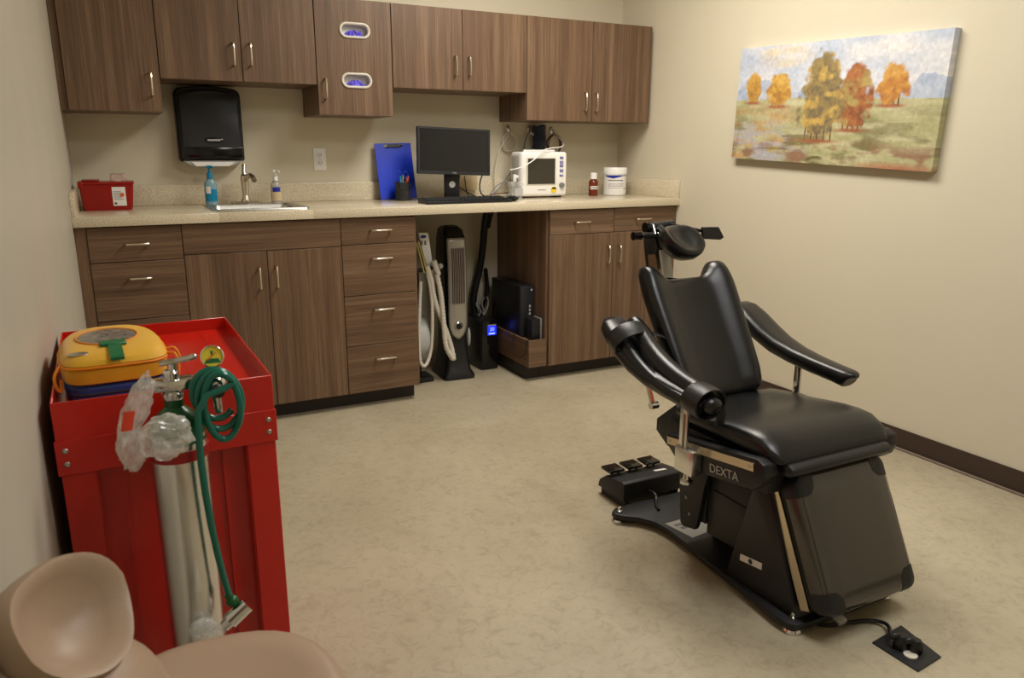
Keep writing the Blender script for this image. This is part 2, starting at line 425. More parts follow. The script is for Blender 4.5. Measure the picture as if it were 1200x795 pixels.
XF, X1, XM, X2, X3 = 0.044, 0.407, 0.757, 1.104, 1.476
c = base_unit('drawer_cabinet', 'dark wood four-drawer base cabinet in the corner behind the red cart', 0.001, X1)
MB().box(0.001, XF - 0.001, YD + 0.006, YD + 0.0199, KZ, CB - 0.001).part('filler_strip', 'wood_v', c)
front(c, 'drawer', XF, X1, 0.811, CB - .004, YD, 'wood_h', (0.185, 0.886, 0.277))
front(c, 'drawer', XF, X1, 0.560, 0.811, YD, 'wood_h', (0.185, 0.740, 0.272))
front(c, 'drawer', XF, X1, 0.322, 0.560, YD, 'wood_h', (0.185, 0.500, 0.272))
front(c, 'drawer', XF, X1, KZ, 0.322, YD, 'wood_h', (0.185, 0.262, 0.272))
c = base_unit('sink_cabinet', 'wood base cabinet with two doors and a plain top panel under the sink', X1, X2)
front(c, 'false_front', X1, X2, 0.826, CB - .004, YD, 'wood_h')
front(c, 'door', X1, XM, KZ, 0.826, YD, 'wood_v', vert=(0.717, 0.652, 0.752))
front(c, 'door', XM, X2, KZ, 0.826, YD, 'wood_v', vert=(0.793, 0.653, 0.753))
c = base_unit('drawer_cabinet', 'wood base cabinet with four stacked drawers beside the knee space', X2, X3)
MB().box(X3 - 0.012, X3 + 0.006, YD + 0.004, -0.003, KZ, CB - 0.001).part('end_panel', 'wood_v', c)
for z0, z1, hzv in ((0.830, CB - .004, .898), (0.580, 0.830, .761), (0.327, 0.580, .508), (KZ, 0.327, .255)):
    front(c, 'drawer', X2, X3 - 0.001, z0, z1, YD, 'wood_h', (1.248, hzv, 1.351))
R0, RM, R1 = 2.252, 2.672, 3.090
c = base_unit('storage_cabinet', 'wood base cabinet with two drawers over two doors beside the painting wall', R0 - 0.012, R1)
front(c, 'drawer', R0, RM, 0.824, CB - .004, YD, 'wood_h', (2.407, 0.891, 2.501))
front(c, 'drawer', RM, R1, 0.824, CB - .004, YD, 'wood_h', (2.817, 0.893, 2.920))
front(c, 'door', R0, RM, KZ, 0.824, YD, 'wood_v', vert=(2.630, 0.650, 0.752))
front(c, 'door', RM, R1, KZ, 0.824, YD, 'wood_v', vert=(2.706, 0.650, 0.749))
MB().box(R1, W - 0.001, YD + 0.004, -0.003, KZ, CB - 0.001).part('filler_strip', 'wood_v', c)
# low shelf for the computer, against the side of the cabinet
c = thing('computer_shelf', 'low wooden shelf box holding the computer tower in the knee space', 'shelf', (2.18, -0.3, 0))
MB().box(2.127, 2.239, YD, YD + 0.018, 0.088, 0.243, 0.001, 1).part('front_panel', 'wood_h', c)
MB().box(2.127, 2.141, YD + 0.018, -0.003, 0.088, 0.243, 0.001, 1).part('side_panel', 'wood_y', c)
MB().box(2.141, 2.239, YD + 0.018, -0.003, 0.212, 0.232).part('shelf_board', 'wood_y', c)
MB().box(2.150, 2.2385, YD + 0.08, -0.003, 0.0, 0.088).part('toe_kick', 'toe', c)

# ------------------------------------------------------------------ uppers
UT = 1.985
def upper(name, label, x0, x1, zb, pulls, seam=None, cat='cabinet'):
    t = thing(name, label, cat, ((x0 + x1) / 2, -0.17, zb))
    MB().box(x0, x1, YU + 0.020, -0.003, zb + 0.002, UT).part('body', 'wood_v', t)
    xs = [x0, x1] if seam is None else [x0, seam, x1]
    for k in range(len(xs) - 1):
        front(t, 'door', xs[k], xs[k + 1], zb, UT, YU, 'wood_v', vert=pulls[k])
    return t
t = upper('wall_cabinet', 'tall single-door wood wall cabinet in the corner above the sharps container', 0.030, 0.402, 1.437, [(0.365, 1.507, 1.606)])
MB().box(0.001, 0.029, YU + 0.012, -0.003, 1.437, UT).part('filler_strip', 'wood_v', t)
upper('wall_cabinet', 'short two-door wood wall cabinet above the black towel dispenser', 0.403, 1.100, 1.581, [(0.722, 1.652, 1.750), (0.797, 1.654, 1.752)], 0.757)
# glove cabinet with two oval openings in its door
gx0, gx1, gzb = 1.101, 1.484, 1.440
t = thing('glove_cabinet', 'narrow wood wall cabinet with two oval glove openings in its door', 'cabinet', ((gx0 + gx1) / 2, -0.17, gzb))
MB().box(gx0, gx0 + .016, YU + .02, -.003, gzb + .002, UT).box(gx1 - .016, gx1, YU + .02, -.003, gzb + .002, UT).box(gx0 + .016, gx1 - .016, YU + .02, -.003, UT - .016, UT).box(gx0 + .016, gx1 - .016, YU + .02, -.003, gzb + .002, gzb + .018).box(gx0 + .016, gx1 - .016, -.013, -.003, gzb + .018, UT - .016).part('body', 'wood_v', t)
def stadium(cx, cz, hw, hh, n=10):
    P = []
    for k in range(n + 1):
        a = math.pi / 2 - math.pi * k / n; P.append((cx + hw - hh + hh * math.cos(a), cz + hh * math.sin(a)))
    q_ = hw - hh
    P += [(cx + q_ * (1 - k / 4), cz - hh) for k in range(1, 8)]
    for k in range(n + 1):
        a = -math.pi / 2 - math.pi * k / n; P.append((cx - hw + hh + hh * math.cos(a), cz + hh * math.sin(a)))
    P += [(cx - q_ * (1 - k / 4), cz + hh) for k in range(1, 8)]
    return P
PORTS = [(1.297, 1.842), (1.297, 1.609)]
door = MB()
def holed(door, y0, y1):
    """door board with two stadium holes: strips between rectangles and hole outlines"""
    t = bmesh.new()
    bands = [(gzb + .0015, (PORTS[0][1] + PORTS[1][1]) / 2, PORTS[1]), ((PORTS[0][1] + PORTS[1][1]) / 2, UT - .0015, PORTS[0])]
    xa, xb = gx0 + .0015, gx1 - .0015
    for za, zb, (px_, pz_) in bands:
        S = stadium(px_, pz_, .070, .030)
        n = len(S)
        def outer(p):
            dx, dz = p[0] - px_, p[1] - pz_
            k = min((((xb if dx > 0 else xa) - px_) / dx) if abs(dx) > 1e-6 else 1e9, (((zb if dz > 0 else za) - pz_) / dz) if abs(dz) > 1e-6 else 1e9)
            return (px_ + dx * k, pz_ + dz * k)
        O = [outer(p) for p in S]
        for y in (y0, y1):
            iv = [t.verts.new((p[0], y, p[1])) for p in S]; ov = [t.verts.new((p[0], y, p[1])) for p in O]
            for i in range(n): t.faces.new((iv[i], iv[(i + 1) % n], ov[(i + 1) % n], ov[i]))
            def side(p): return ('r' if abs(p[0] - xb) < 1e-5 else 'l' if abs(p[0] - xa) < 1e-5 else 't' if abs(p[1] - zb) < 1e-5 else 'b')
            for i in range(n):
                A_, B_ = side(O[i]), side(O[(i + 1) % n])
                if A_ != B_:
                    q_ = {A_, B_}
                    c_ = t.verts.new((xb if 'r' in q_ else xa, y, zb if 't' in q_ else za)); t.faces.new((ov[i], ov[(i + 1) % n], c_))
    door._merge(t)
    door.box(xa, xa + .001, y0, y1, gzb + .0015, UT - .0015).box(xb - .001, xb, y0, y1, gzb + .0015, UT - .0015).box(xa, xb, y0, y1, gzb + .0015, gzb + .0025)
holed(door, YU, YU + .019)
d = door.part('door', 'wood_v', t)
handle(d, (1.137, YU, 1.517), (1.137, YU, 1.611))
for k, (px_, pz_) in enumerate(PORTS):
    so, si = stadium(px_, pz_, .077, .036), stadium(px_, pz_, .066, .026)
    sm = stadium(px_, pz_, .072, .031)
    r = MB(); r.loft([[V(p[0], YU + .0, p[1]) for p in so], [V(p[0], YU - .006, p[1]) for p in so], [V(p[0], YU - .008, p[1]) for p in sm], [V(p[0], YU - .005, p[1]) for p in si], [V(p[0], YU + .039, p[1]) for p in si]], caps=False)
    r.part('opening_ring', 'offwhite', d)
    g = MB()
    g.box(px_ - .10, px_ + .10, YU + .040, YU + .16, pz_ - .06, pz_ + .05, .002)
    bx = g.part('glove_box', 'white', t)
    random.seed(31 + k)
    gl = MB()
    gl.ell((px_ - .002, YU + .020, pz_ - .028), (.050, .017, .030), 20)
    for q in range(4):
        a = px_ - .024 + q * .016
        gl.ell((a, YU + .008 + random.uniform(0, .006), pz_ - .016 + random.uniform(0, .008)), (.007, .010, .014 + random.uniform(0, .006)), 12, Matrix.Rotation(random.uniform(-.9, .9), 4, 'Y'))
    gl.part('gloves', 'purple', t)
upper('wall_cabinet', 'short two-door wood wall cabinet above the computer monitor', 1.485, 2.255, 1.582, [(1.826, 1.656, 1.753), (1.905, 1.658, 1.753)], 1.872)
upper('wall_cabinet', 'tall two-door wood wall cabinet above the wipes canister by the painting wall', 2.256, 3.096, 1.437, [(2.631, 1.500, 1.599), (2.705, 1.498, 1.597)], 2.681)

# ------------------------------------------------------------------ worktop and sink
sx0, sx1, sy0, sy1 = 0.553, 0.985, -0.545, -0.105      # rim of the sink
t = thing('worktop', 'speckled cream laminate worktop with low backsplash along the wall', 'worktop', (1.56, -0.3, CB))
hx0, hx1, hy0, hy1 = sx0 + .012, sx1 - .012, sy0 + .012, sy1 - .012
k = MB()
k.box(0.0005, hx0, YC, -.0005, CB, CT, .003).box(hx1, W - .0005, YC, -.0005, CB, CT, .003)
k.box(hx0 - .003, hx1 + .003, YC, hy0, CB, CT, .003).box(hx0 - .003, hx1 + .003, hy1, -.0005, CB, CT, .003)
k.part('top', 'counter', t)
MB().box(0.0005, W - .0005, -.019, -.0005, CT, ZBS, .002).part('backsplash', 'counter', t)
MB().box(0.0005, .019, YC + .004, -.019, CT, ZBS, .002).part('side_splash', 'counter', t)
MB().box(W - .019, W - .0005, YC + .004, -.019, CT, ZBS, .002).part('side_splash', 'counter', t)

t = thing('sink', 'stainless steel drop-in sink set in the speckled worktop', 'sink', ((sx0 + sx1) / 2, -.32, CT))
def rrect(x0, x1, y0, y1, r, z, n=6):
    P = []
    for cx_, cy_, a0 in ((x1 - r, y1 - r, 0), (x0 + r, y1 - r, 90), (x0 + r, y0 + r, 180), (x1 - r, y0 + r, 270)):
        for q in range(n + 1):
            a = math.radians(a0 + 90 * q / n); P.append(V(cx_ + r * math.cos(a), cy_ + r * math.sin(a), z))
    return P
bx0, bx1, by0, by1 = sx0 + .03, sx1 - .03, sy0 + .03, sy1 - .09
MB().loft([rrect(sx0, sx1, sy0, sy1, .02, CT + .0005), rrect(sx0 + .002, sx1 - .002, sy0 + .002, sy1 - .002, .02, CT + .006),
           rrect(sx0 + .012, sx1 - .012, sy0 + .012, sy1 - .012, .02, CT + .007), rrect(bx0 - .006, bx1 + .006, by0 - .006, by1 + .006, .035, CT + .005),
           rrect(bx0, bx1, by0, by1, .04, CT - .004), rrect(bx0 + .012, bx1 - .012, by0 + .012, by1 - .012, .05, CT - .15),
           rrect(bx0 + .05, bx1 - .05, by0 + .05, by1 - .05, .05, CT - .165)], caps=False).part('basin', 'steel', t)
MB().box(bx0 + .04, bx1 - .04, by0 + .04, by1 - .04, CT - .170, CT - .164).part('basin_floor', 'steel', t)
MB().lathe([(0, 0), (.04, 0), (.04, .004), (.03, .005), (0, .003)], ((sx0 + sx1) / 2, -.34, CT - .164)).part('drain', 'chrome', t)

fx, fy = 0.757, -0.135
t = thing('faucet', 'brushed nickel single-handle faucet behind the sink', 'faucet', (fx, fy, CT + .007))
MB().loft([rrect(fx - .075, fx + .075, fy - .022, fy + .022, .021, CT + .0075), rrect(fx - .075, fx + .075, fy - .022, fy + .022, .021, CT + .013), rrect(fx - .066, fx + .066, fy - .014, fy + .014, .013, CT + .018)]).part('base_plate', 'nickel', t)
MB().lathe([(.024, 0), (.025, .010), (.018, .024), (.0165, .040), (.019, .075), (.020, .105), (.019, .128), (.011, .137), (0, .139)], (fx, fy, CT + .014)).part('body', 'nickel', t)
MB().tube([(fx, fy, CT + .112), (fx + .012, fy - .045, CT + .146), (fx + .024, fy - .09, CT + .144), (fx + .030, fy - .112, CT + .120)], [.012, .013, .013, .012], 14, smooth=2).part('spout', 'nickel', t)
MB().tube([(fx, fy, CT + .148), (fx + .001, fy + .006, CT + .172), (fx + .006, fy + .016, CT + .197)], [.012, .010, .012], 12, smooth=2).part('lever', 'nickel', t)
# ------------------------------------------------------------------ things on and above the worktop
# sharps container
x0, x1, yf, yb, zb, zt = 0.036, 0.238, -0.30, -0.13, CT + .0006, 1.133
t = thing('sharps_container', 'red sharps container with a clear lid flap on the worktop corner', 'container', ((x0 + x1) / 2, -.2, CT))
def taper(xa, xb, ya, yb_, z, e): return [V(xa - e, ya - e, z), V(xb + e, ya - e, z), V(xb + e, yb_ + e, z), V(xa - e, yb_ + e, z)]
def rr(xa, xb, ya, yb_, z, r=.012): return rrect(xa, xb, ya, yb_, r, z, 4)
MB().loft([rr(x0, x1 - .006, yf + .01, yb, zb), rr(x0 - .002, x1, yf + .006, yb, zb + .02), rr(x0 - .008, x1 + .010, yf - .004, yb + .006, zt - .012), rr(x0 - .012, x1 + .013, yf - .008, yb + .010, zt - .010), rr(x0 - .012, x1 + .013, yf - .008, yb + .010, zt)]).part('bin', 'redpl', t)
MB().box(x0 - .012, x0 + .010, yf - .012, yf + .05, zt - .028, zt + .002, .004).part('latch_tab', 'redpl', t)
MB().box(x0 + .004, x0 + .075, yf + .01, yb - .01, zt, zt + .008, .003).part('lid_hinge', 'redpl', t)
MB().loft([rr(x1 - .085, x1 - .012, yf + .03, yb - .02, zt), rr(x1 - .082, x1 - .016, yf + .034, yb - .024, zt + .028), rr(x1 - .076, x1 - .022, yf + .04, yb - .03, zt + .034)]).part('clear_flap', 'pinkclear', t)
# slanted front face: label sits on it
def shf(u, v):   # point on the front face, v from bottom to top
    return V(x0 + u * (x1 - x0), yf + .0062 - .010 * v - .0012, zb + .02 + v * (zt - .034 - zb))
lab = MB().grid(lambda u, v: shf(.60 + .27 * u, .0 + .9 * v) + V(0, -.0008, 0), 1, 1).part('label', 'paper', t)
ln = MB()
for q in range(6):
    ln.grid(lambda u, v: shf(.625 + (.20 if q % 2 == 0 else .15) * u, .30 + q * .075 + .022 * v) + V(0, -.0016, 0), 1, 1)
ln.part('print_lines', 'ink', lab)
MB().cyl(shf(.80, .52) + V(0, -.001, 0), shf(.80, .52) + V(0, -.0026, 0), .0085, n=18).part('orange_seal', 'orangeink', lab)
MB().grid(lambda u, v: shf(.63 + .045 * u, .07 + .09 * v) + V(0, -.0016, 0), 1, 1).part('grey_stamp', 'darkink', lab)

# black folded-towel dispenser on the wall
dx0, dx1, dz0, dz1 = 0.470, 0.775, 1.205, 1.566
t = thing('towel_dispenser', 'black paper towel dispenser on the wall above the sink', 'dispenser', ((dx0 + dx1) / 2, -.06, dz0))
def dprof(e, y, zt_, zb_, r=.035, arch=.012):
    P = []
    cx_ = (dx0 + dx1) / 2; hw = (dx1 - dx0) / 2 - e
    n = 8
    for q in range(n + 1):
        a = math.radians(90 * q / n); P.append(V(cx_ + hw - r + r * math.sin(a) , y, zt_ - r + r * math.cos(a) - 0))
    for z in (zb_ + .09, zb_ + .012): P.append(V(cx_ + hw - .0, y, z))
    P.append(V(cx_ + hw - .008, y, zb_))
    for q in range(1, 6): P.append(V(cx_ + hw * (1 - q / 3.0), y, zb_ + .012 * math.sin(math.pi * q / 6)))
    P.append(V(cx_ - hw + .008, y, zb_))
    for z in (zb_ + .012, zb_ + .09): P.append(V(cx_ - hw, y, z))
    for q in range(n + 1):
        a = math.radians(90 * q / n); P.append(V(cx_ - hw + r - r * math.cos(a), y, zt_ - r + r * math.sin(a)))
    for q in range(1, 6): P.append(V(cx_ - hw + r + (2 * hw - 2 * r) * q / 6, y, zt_ + arch * math.sin(math.pi * q / 6)))
    return P
MB().loft([dprof(0, -.001, dz1, dz0 + .012), dprof(0, -.075, dz1, dz0 + .012), dprof(.006, -.082, dz1 - .006, dz0 + .018)]).part('housing', 'blackpl', t)
MB().loft([dprof(.010, -.078, dz1 - .016, dz0 + .016), dprof(.010, -.105, dz1 - .016, dz0 + .016), dprof(.022, -.116, dz1 - .028, dz0 + .028)]).part('front_cover', 'charcoal', t)
MB().box(dx0 + .012, dx1 - .012, -.112, -.119, dz0 + .028, dz0 + .082, .003).part('lower_band', 'blackgloss', t)
em = MB().ell(((dx0 + dx1) / 2 + .008, -.118, dz0 + .115), (.046, .006, .013), 18).part('emblem', 'blackgloss', t)
MB().box((dx0 + dx1) / 2 - .022, (dx0 + dx1) / 2 + .038, -.1245, -.123, dz0 + .111, dz0 + .119).part('emblem_plate', 'lgrey', em)
MB().prism([(dx0 + .012, dz0 + .016), (dx1 - .012, dz0 + .016), (dx1 - .06, dz0 - .006), (dx0 + .05, dz0 - .006)], 'y', -.100, -.004).part('bottom_tray', 'lgrey', t)
MB().prism([(dx0 + .05, dz0 + .010), (dx1 - .05, dz0 + .010), (dx1 - .08, dz0 - .010), (dx0 + .07, dz0 - .010)], 'y', -.106, -.02).part('paper_towel', 'paper', t)

# wall outlets
def outlet(xc, zc, label, group=None, y=0.0):
    t = thing('wall_outlet', label, 'outlet', (xc, y, zc - .06))
    MB().box(xc - .034, xc + .034, y - .006, y - .0003, zc - .058, zc + .058, .003).part('cover_plate', 'white', t)
    for dz in (-.021, .021):
        r = MB().box(xc - .016, xc + .016, y - .0085, y - .005, zc + dz - .014, zc + dz + .014, .003).part('receptacle', 'white', t)
        MB().box(xc - .008, xc - .005, y - .0095, y - .0084, zc + dz - .002, zc + dz + .008).box(xc + .005, xc + .008, y - .0095, y - .0084, zc + dz - .002, zc + dz + .008).box(xc - .002, xc + .002, y - .0095, y - .0084, zc + dz - .010, zc + dz - .006).part('slots', 'darkink', r)
    MB().cyl((xc, y - .006, zc), (xc, y - .0085, zc), .003, n=10).part('screw', 'steel', t)
    return t
outlet(1.173, 1.226, 'white duplex wall outlet above the worktop beside the blue clipboard')
outlet(1.955, 0.58, 'white wall outlet in the knee space behind the tower fan')
t = thing('power_adapter', 'cream power adapter plugged in at the wall behind the monitor', 'adapter', (2.03, -.03, 1.03))
MB().box(1.955, 2.085, -.055, -.020, 1.045, 1.135, .006).part('body', 'tan', t)
MB().box(2.0, 2.03, -.020, -.002, 1.11, 1.13).part('prongs', 'steel', t)

# pump bottles
def pump_bottle(x, y, h, w, label, body, capm, liq, tilt=0):
    t = thing('pump_bottle', label, 'bottle', (x, y, CT))
    S = []
    for f, zz in ((.80, 0), (.96, .004), (1, .02), (1, h * .48), (.92, h * .55), (.55, h * .62), (.34, h * .65)):
        S.append([V(x + w * f * math.cos(2 * math.pi * k / 20), y + w * .7 * f * math.sin(2 * math.pi * k / 20), CT + zz) for k in range(20)])
    MB().loft(S).part('bottle', body, t)
    MB().lathe([(w * .46, 0), (w * .46, h * .12), (w * .22, h * .14), (w * .16, h * .2), (w * .16, h * .24), (0, h * .24)], (x, y, CT + h * .645), 16).part('collar', capm, t)
    hd = MB().box(x - w * .42, x + w * .42, y - .010, y + .010, CT + h * .88, CT + h * .945, .004)
    hd.tube([(x, y, CT + h * .92), (x + .012, y - .022, CT + h * .92), (x + .016, y - .03, CT + h * .89)], .0048, 8, 1).part('pump_head', capm, t)
    return t
bx, by = 0.592, -0.150
t = pump_bottle(bx, by, .205, .030, 'clear hand soap bottle with teal pump beside the sink', 'tealgel', 'teal', None)
MB().grid(lambda u, v: V(bx + .0302 * math.sin(-1.1 + 2.2 * u), by - .0215 * math.cos(-1.1 + 2.2 * u) - .0006, CT + .022 + .058 * v), 10, 1).part('label', 'teal', t)
MB().grid(lambda u, v: V(bx + .0306 * math.sin(-.9 + .8 * u), by - .0219 * math.cos(-.9 + .8 * u) - .0012, CT + .06 + .034 * v), 6, 1).part('label_patch', 'paper', t)
bx, by = 0.905, -0.150
t = pump_bottle(bx, by, .180, .027, 'clear lotion bottle with white pump at the back of the sink', 'clearliq', 'white', None)
MB().grid(lambda u, v: V(bx + .0272 * math.sin(-1.1 + 2.2 * u), by - .0194 * math.cos(-1.1 + 2.2 * u) - .0006, CT + .016 + .044 * v), 10, 1).part('label', 'tan', t)
MB().grid(lambda u, v: V(bx + .0274 * math.sin(-.8 + 1.5 * u), by - .0196 * math.cos(-.8 + 1.5 * u) - .0010, CT + .062 + .022 * v), 8, 1).part('label_patch', 'blueink', t)

# clipboard leaning on the backsplash
t = thing('clipboard', 'blue clipboard leaning on the backsplash behind the pen cup', 'clipboard', (1.582, -.09, CT))
cbm = Matrix.Translation((1.582, -.098, CT + .0008)) @ Matrix.Rotation(math.radians(-11.5), 4, 'X') @ Matrix.Rotation(math.radians(-1.5), 4, 'Y')
MB().box(-.106, .106, -.0015, .0015, .004, .312, .0012, 1, cbm).part('board', 'cobalt', t)
cl = MB().box(-.055, .055, -.006, -.0016, .292, .304, .001, 1, cbm).part('clip', 'chrome', t)
MB().prism([(-.045, .288), (.045, .288), (.030, .306), (-.030, .306)], 'y', -.010, -.0055, .001, 1, cbm).part('clip_lever', 'blackpl', cl)

# pen cup and what stands in it
px_, py_ = 1.577, -.175
t = thing('pen_cup', 'black mesh pen cup in front of the blue clipboard', 'cup', (px_, py_, CT))
MB().lathe([(.040, .0005), (.041, .096), (.042, .098), (.039, .098), (.038, .005), (0, .005)], (px_, py_, CT), 26).part('cup', plastic_film('black_mesh', srgb(26, 26, 28), .80, .5), t)
MB().tube([(px_ + .0415 * math.cos(a * math.pi / 12), py_ + .0415 * math.sin(a * math.pi / 12), CT + .098) for a in range(25)], .0018, 6).part('rim', 'blackmatte', t)
def stick(name, label, cat, p0, p1, r, m, tipm=None, tip=.014):
    d = (V(*p1) - V(*p0)).normalized()
    t = thing(name, label, cat, p0)
    MB().cyl(p0, V(*p1), r, n=10).part('barrel', m, t)
    MB().cyl(V(*p1), V(*p1) + d * tip, r * 1.15, r * .9, n=10).part('cap', tipm or m, t)
stick('pen', 'light blue pen standing in the black mesh pen cup', 'pen', (px_ - .006, py_, CT + .008), (px_ - .014, py_ - .012, CT + .120), .0052, mat('light_blue_barrel', srgb(70, 160, 220), .3), 'teal')
stick('marker', 'orange marker standing in the black mesh pen cup', 'marker', (px_ + .006, py_ + .006, CT + .008), (px_ + .026, py_ - .004, CT + .108), .0075, mat('orange_barrel', srgb(220, 84, 30), .35), mat('orange_cap', srgb(238, 104, 50), .35), .026)
stick('pen', 'yellow-green pen standing in the black mesh pen cup', 'pen', (px_ + .002, py_ + .010, CT + .008), (px_ + .006, py_ + .006, CT + .124), .004, mat('lime_barrel', srgb(200, 206, 120), .4))
t = thing('scissors', 'scissors with looped blue handles in the black mesh pen cup', 'scissors', (px_ + .01, py_ - .005, CT + .008))
MB().box(-.004, .004, -.001, .001, 0, .09, 0, 1, Matrix.Translation((px_ + .004, py_ - .012, CT + .008)) @ Matrix.Rotation(.12, 4, 'Y')).part('blades', 'steel', t)
for cx_, cz_ in ((px_ - .022, CT + .140), (px_ + .016, CT + .140)):
    MB().tube([(cx_ + .012 * math.cos(a * math.pi / 8), py_ - .014, cz_ + .018 * math.sin(a * math.pi / 8)) for a in range(17)], .0026, 6).part('handle_loop', 'cobalt', t)

# computer monitor
mx, my = 1.842, -.285
t = thing('monitor', 'black flat computer monitor standing on the worktop', 'monitor', (mx, my + .03, CT))
mm = Matrix.Translation((mx, my, 1.268)) @ Matrix.Rotation(math.radians(-1.0), 4, 'Z') @ Matrix.Rotation(math.radians(2.2), 4, 'Y') @ Matrix.Rotation(math.radians(-4), 4, 'X')
hw, hh = .2125, .124
MB().box(-hw, hw, 0, .022, -hh, hh, .004, 2, mm).box(-.13, .13, .02, .042, -.09, .09, .008, 2, mm).part('housing', 'blackpl', t)
fr = MB().box(-hw, hw, -.005, .001, hh - .012, hh, .001, 1, mm).box(-hw, hw, -.005, .001, -hh, -hh + .018, .001, 1, mm).box(-hw, -hw + .012, -.005, .001, -hh + .018, hh - .012, .001, 1, mm).box(hw - .012, hw, -.005, .001, -hh + .018, hh - .012, .001, 1, mm).part('bezel', 'blackmatte', t)
MB().text('DELL', .011, mm @ basis((0, -.0054, -hh + .009), (1, 0, 0), (0, 0, 1), (0, -1, 0)), .0004).part('maker_mark', 'lgrey', fr)
MB().box(-hw + .012, hw - .012, -.002, .0005, -hh + .018, hh - .012, 0, 1, mm).part('screen', 'screen', t)
MB().box(mx - .045, mx + .042, my + .030, my + .052, CT + .012, CT + .21, .003).part('stand', 'blackpl', t)
MB().cyl((mx - .004, my + .0295, CT + .085), (mx - .004, my + .0285, CT + .085), .018, n=24).part('stand_hole', 'lgrey', t)
MB().loft([rr(mx - .09, mx + .085, my - .05, my + .11, CT + .0005, .02), rr(mx - .09, mx + .085, my - .05, my + .11, CT + .009, .02), rr(mx - .084, mx + .079, my - .044, my + .104, CT + .013, .02)]).part('base', 'blackpl', t)
# keyboard
kx0, kx1, ky0, ky1 = 1.575, 2.055, -.560, -.415
t = thing('keyboard', 'black computer keyboard in front of the monitor', 'keyboard', ((kx0 + kx1) / 2, (ky0 + ky1) / 2, CT))
MB().prism([(ky0, CT + .0005), (ky1, CT + .0005), (ky1, CT + .026), (ky0, CT + .014)], 'x', kx0, kx1, .002).part('case', 'blackpl', t)
kk = MB()
km = MB().box(-.0075, .0075, -.0075, .0075, 0, .006, .0012, 1); kme = bpy.data.meshes.new('key'); km.bm.to_mesh(kme); km.bm.free(); kme.materials.append(M['blackmatte'])
for r_ in range(5):
    for c_ in range(21):
        o = bpy.data.objects.new('key', kme); COL.objects.link(o); o.parent = t; ROOT[o.name] = ROOT[t.name]
        yy = ky0 + .022 + r_ * .025; zz = CT + .014 + (yy - ky0) / (ky1 - ky0) * .012
        o.location = V(kx0 + .02 + c_ * .022, yy, zz - .001) - ROOT[t.name]
# mouse
t = thing('computer_mouse', 'black computer mouse at the end of the keyboard', 'mouse', (2.092, -.49, CT))
MB().ell((2.092, -.49, CT + .0155), (.030, .052, .015), 18).part('shell', 'blackpl', t)
MB().cyl((2.089, -.52, CT + .029), (2.095, -.52, CT + .029), .006, n=12).part('wheel', 'grey', t)

# patient vital-signs monitor
vm = Matrix.Translation((2.40, -.30, CT + .010)) @ Matrix.Rotation(math.radians(-3), 4, 'Z')
t = thing('patient_monitor', 'white patient monitor with dark screen and blue buttons on the worktop', 'medical monitor', (2.40, -.24, CT))
vw, vh = .150, .252
MB().box(-vw, vw, 0, .15, 0, vh, .018, 4, vm).part('case', 'white', t)
MB().box(-vw - .002, -vw + .03, .03, .13, .012, vh - .02, .008, 2, vm).part('side_panel', 'lgrey', t)
bz = MB().box(-.118, .075, -.003, .004, .062, .222, .004, 2, vm).part('screen_frame', 'offwhite', t)
MB().box(-.108, .067, -.0045, -.0028, .070, .214, 0, 1, vm).part('screen', 'screen2', bz)
for q, (zz, hgt) in enumerate(((.212, .013), (.186, .014), (.166, .014), (.137, .016), (.112, .010))):
    bt = MB().box(.100, .122, -.005, .004, zz, zz + hgt, .003, 2, vm).part('button', 'blueink', t)
    MB().box(.106, .116, -.0056, -.0048, zz + hgt * .35, zz + hgt * .65, 0, 1, vm).part('button_icon', 'white', bt)
MB().cyl(vm @ V(.112, .004, .062), vm @ V(.112, -.016, .062), .016, .0145, 22).part('dial', 'grey', t)
ys = MB().cyl(vm @ V(.062, .002, .036), vm @ V(.062, -.003, .036), .018, n=22).part('round_badge', 'badgeyellow', t)
MB().prism([(.046, .040), (.078, .040), (.072, .050), (.052, .050)], 'y', -.0042, -.0028, 0, 1, vm).part('badge_bar', 'blackpl', ys)
MB().box(-.04, .01, -.0012, .001, .034, .038, 0, 1, vm).part('name_print', 'ink', t)
for xx in (-.11, .11):
    MB().box(xx - .015, xx + .015, .02, .12, -.0095, .004, .002, 1, vm).part('foot', 'blackpl', t)
MB().tube([vm @ V(-.10, .075, vh - .006), vm @ V(-.10, .075, vh + .004), vm @ V(.10, .075, vh + .004), vm @ V(.10, .075, vh - .006)], .008, 8).part('handle', 'white', t)
MB().cyl(vm @ V(-vw - .001, .04, .11), vm @ V(-vw - .022, .04, .11), .010, n=14).cyl(vm @ V(-vw - .022, .04, .125), vm @ V(-vw - .022, .04, .085), .011, n=14).part('probe_connector', 'white', t)
# small clear tub left of it
t = thing('plastic_jar', 'small clear plastic jar between keyboard and patient monitor', 'jar', (2.20, -.33, CT))
MB().loft([rr(2.160, 2.228, -.365, -.295, CT + .0005, .02), rr(2.158, 2.230, -.367, -.293, CT + .075, .02)]).part('jar', 'clear', t)
MB().loft([rr(2.155, 2.233, -.370, -.290, CT + .075, .02), rr(2.155, 2.233, -.370, -.290, CT + .092, .02), rr(2.160, 2.228, -.365, -.295, CT + .096, .02)]).part('lid', 'clear', t)
MB().box(2.170, 2.222, -.3695, -.3675, CT + .02, CT + .06).part('label', 'lgrey', t)

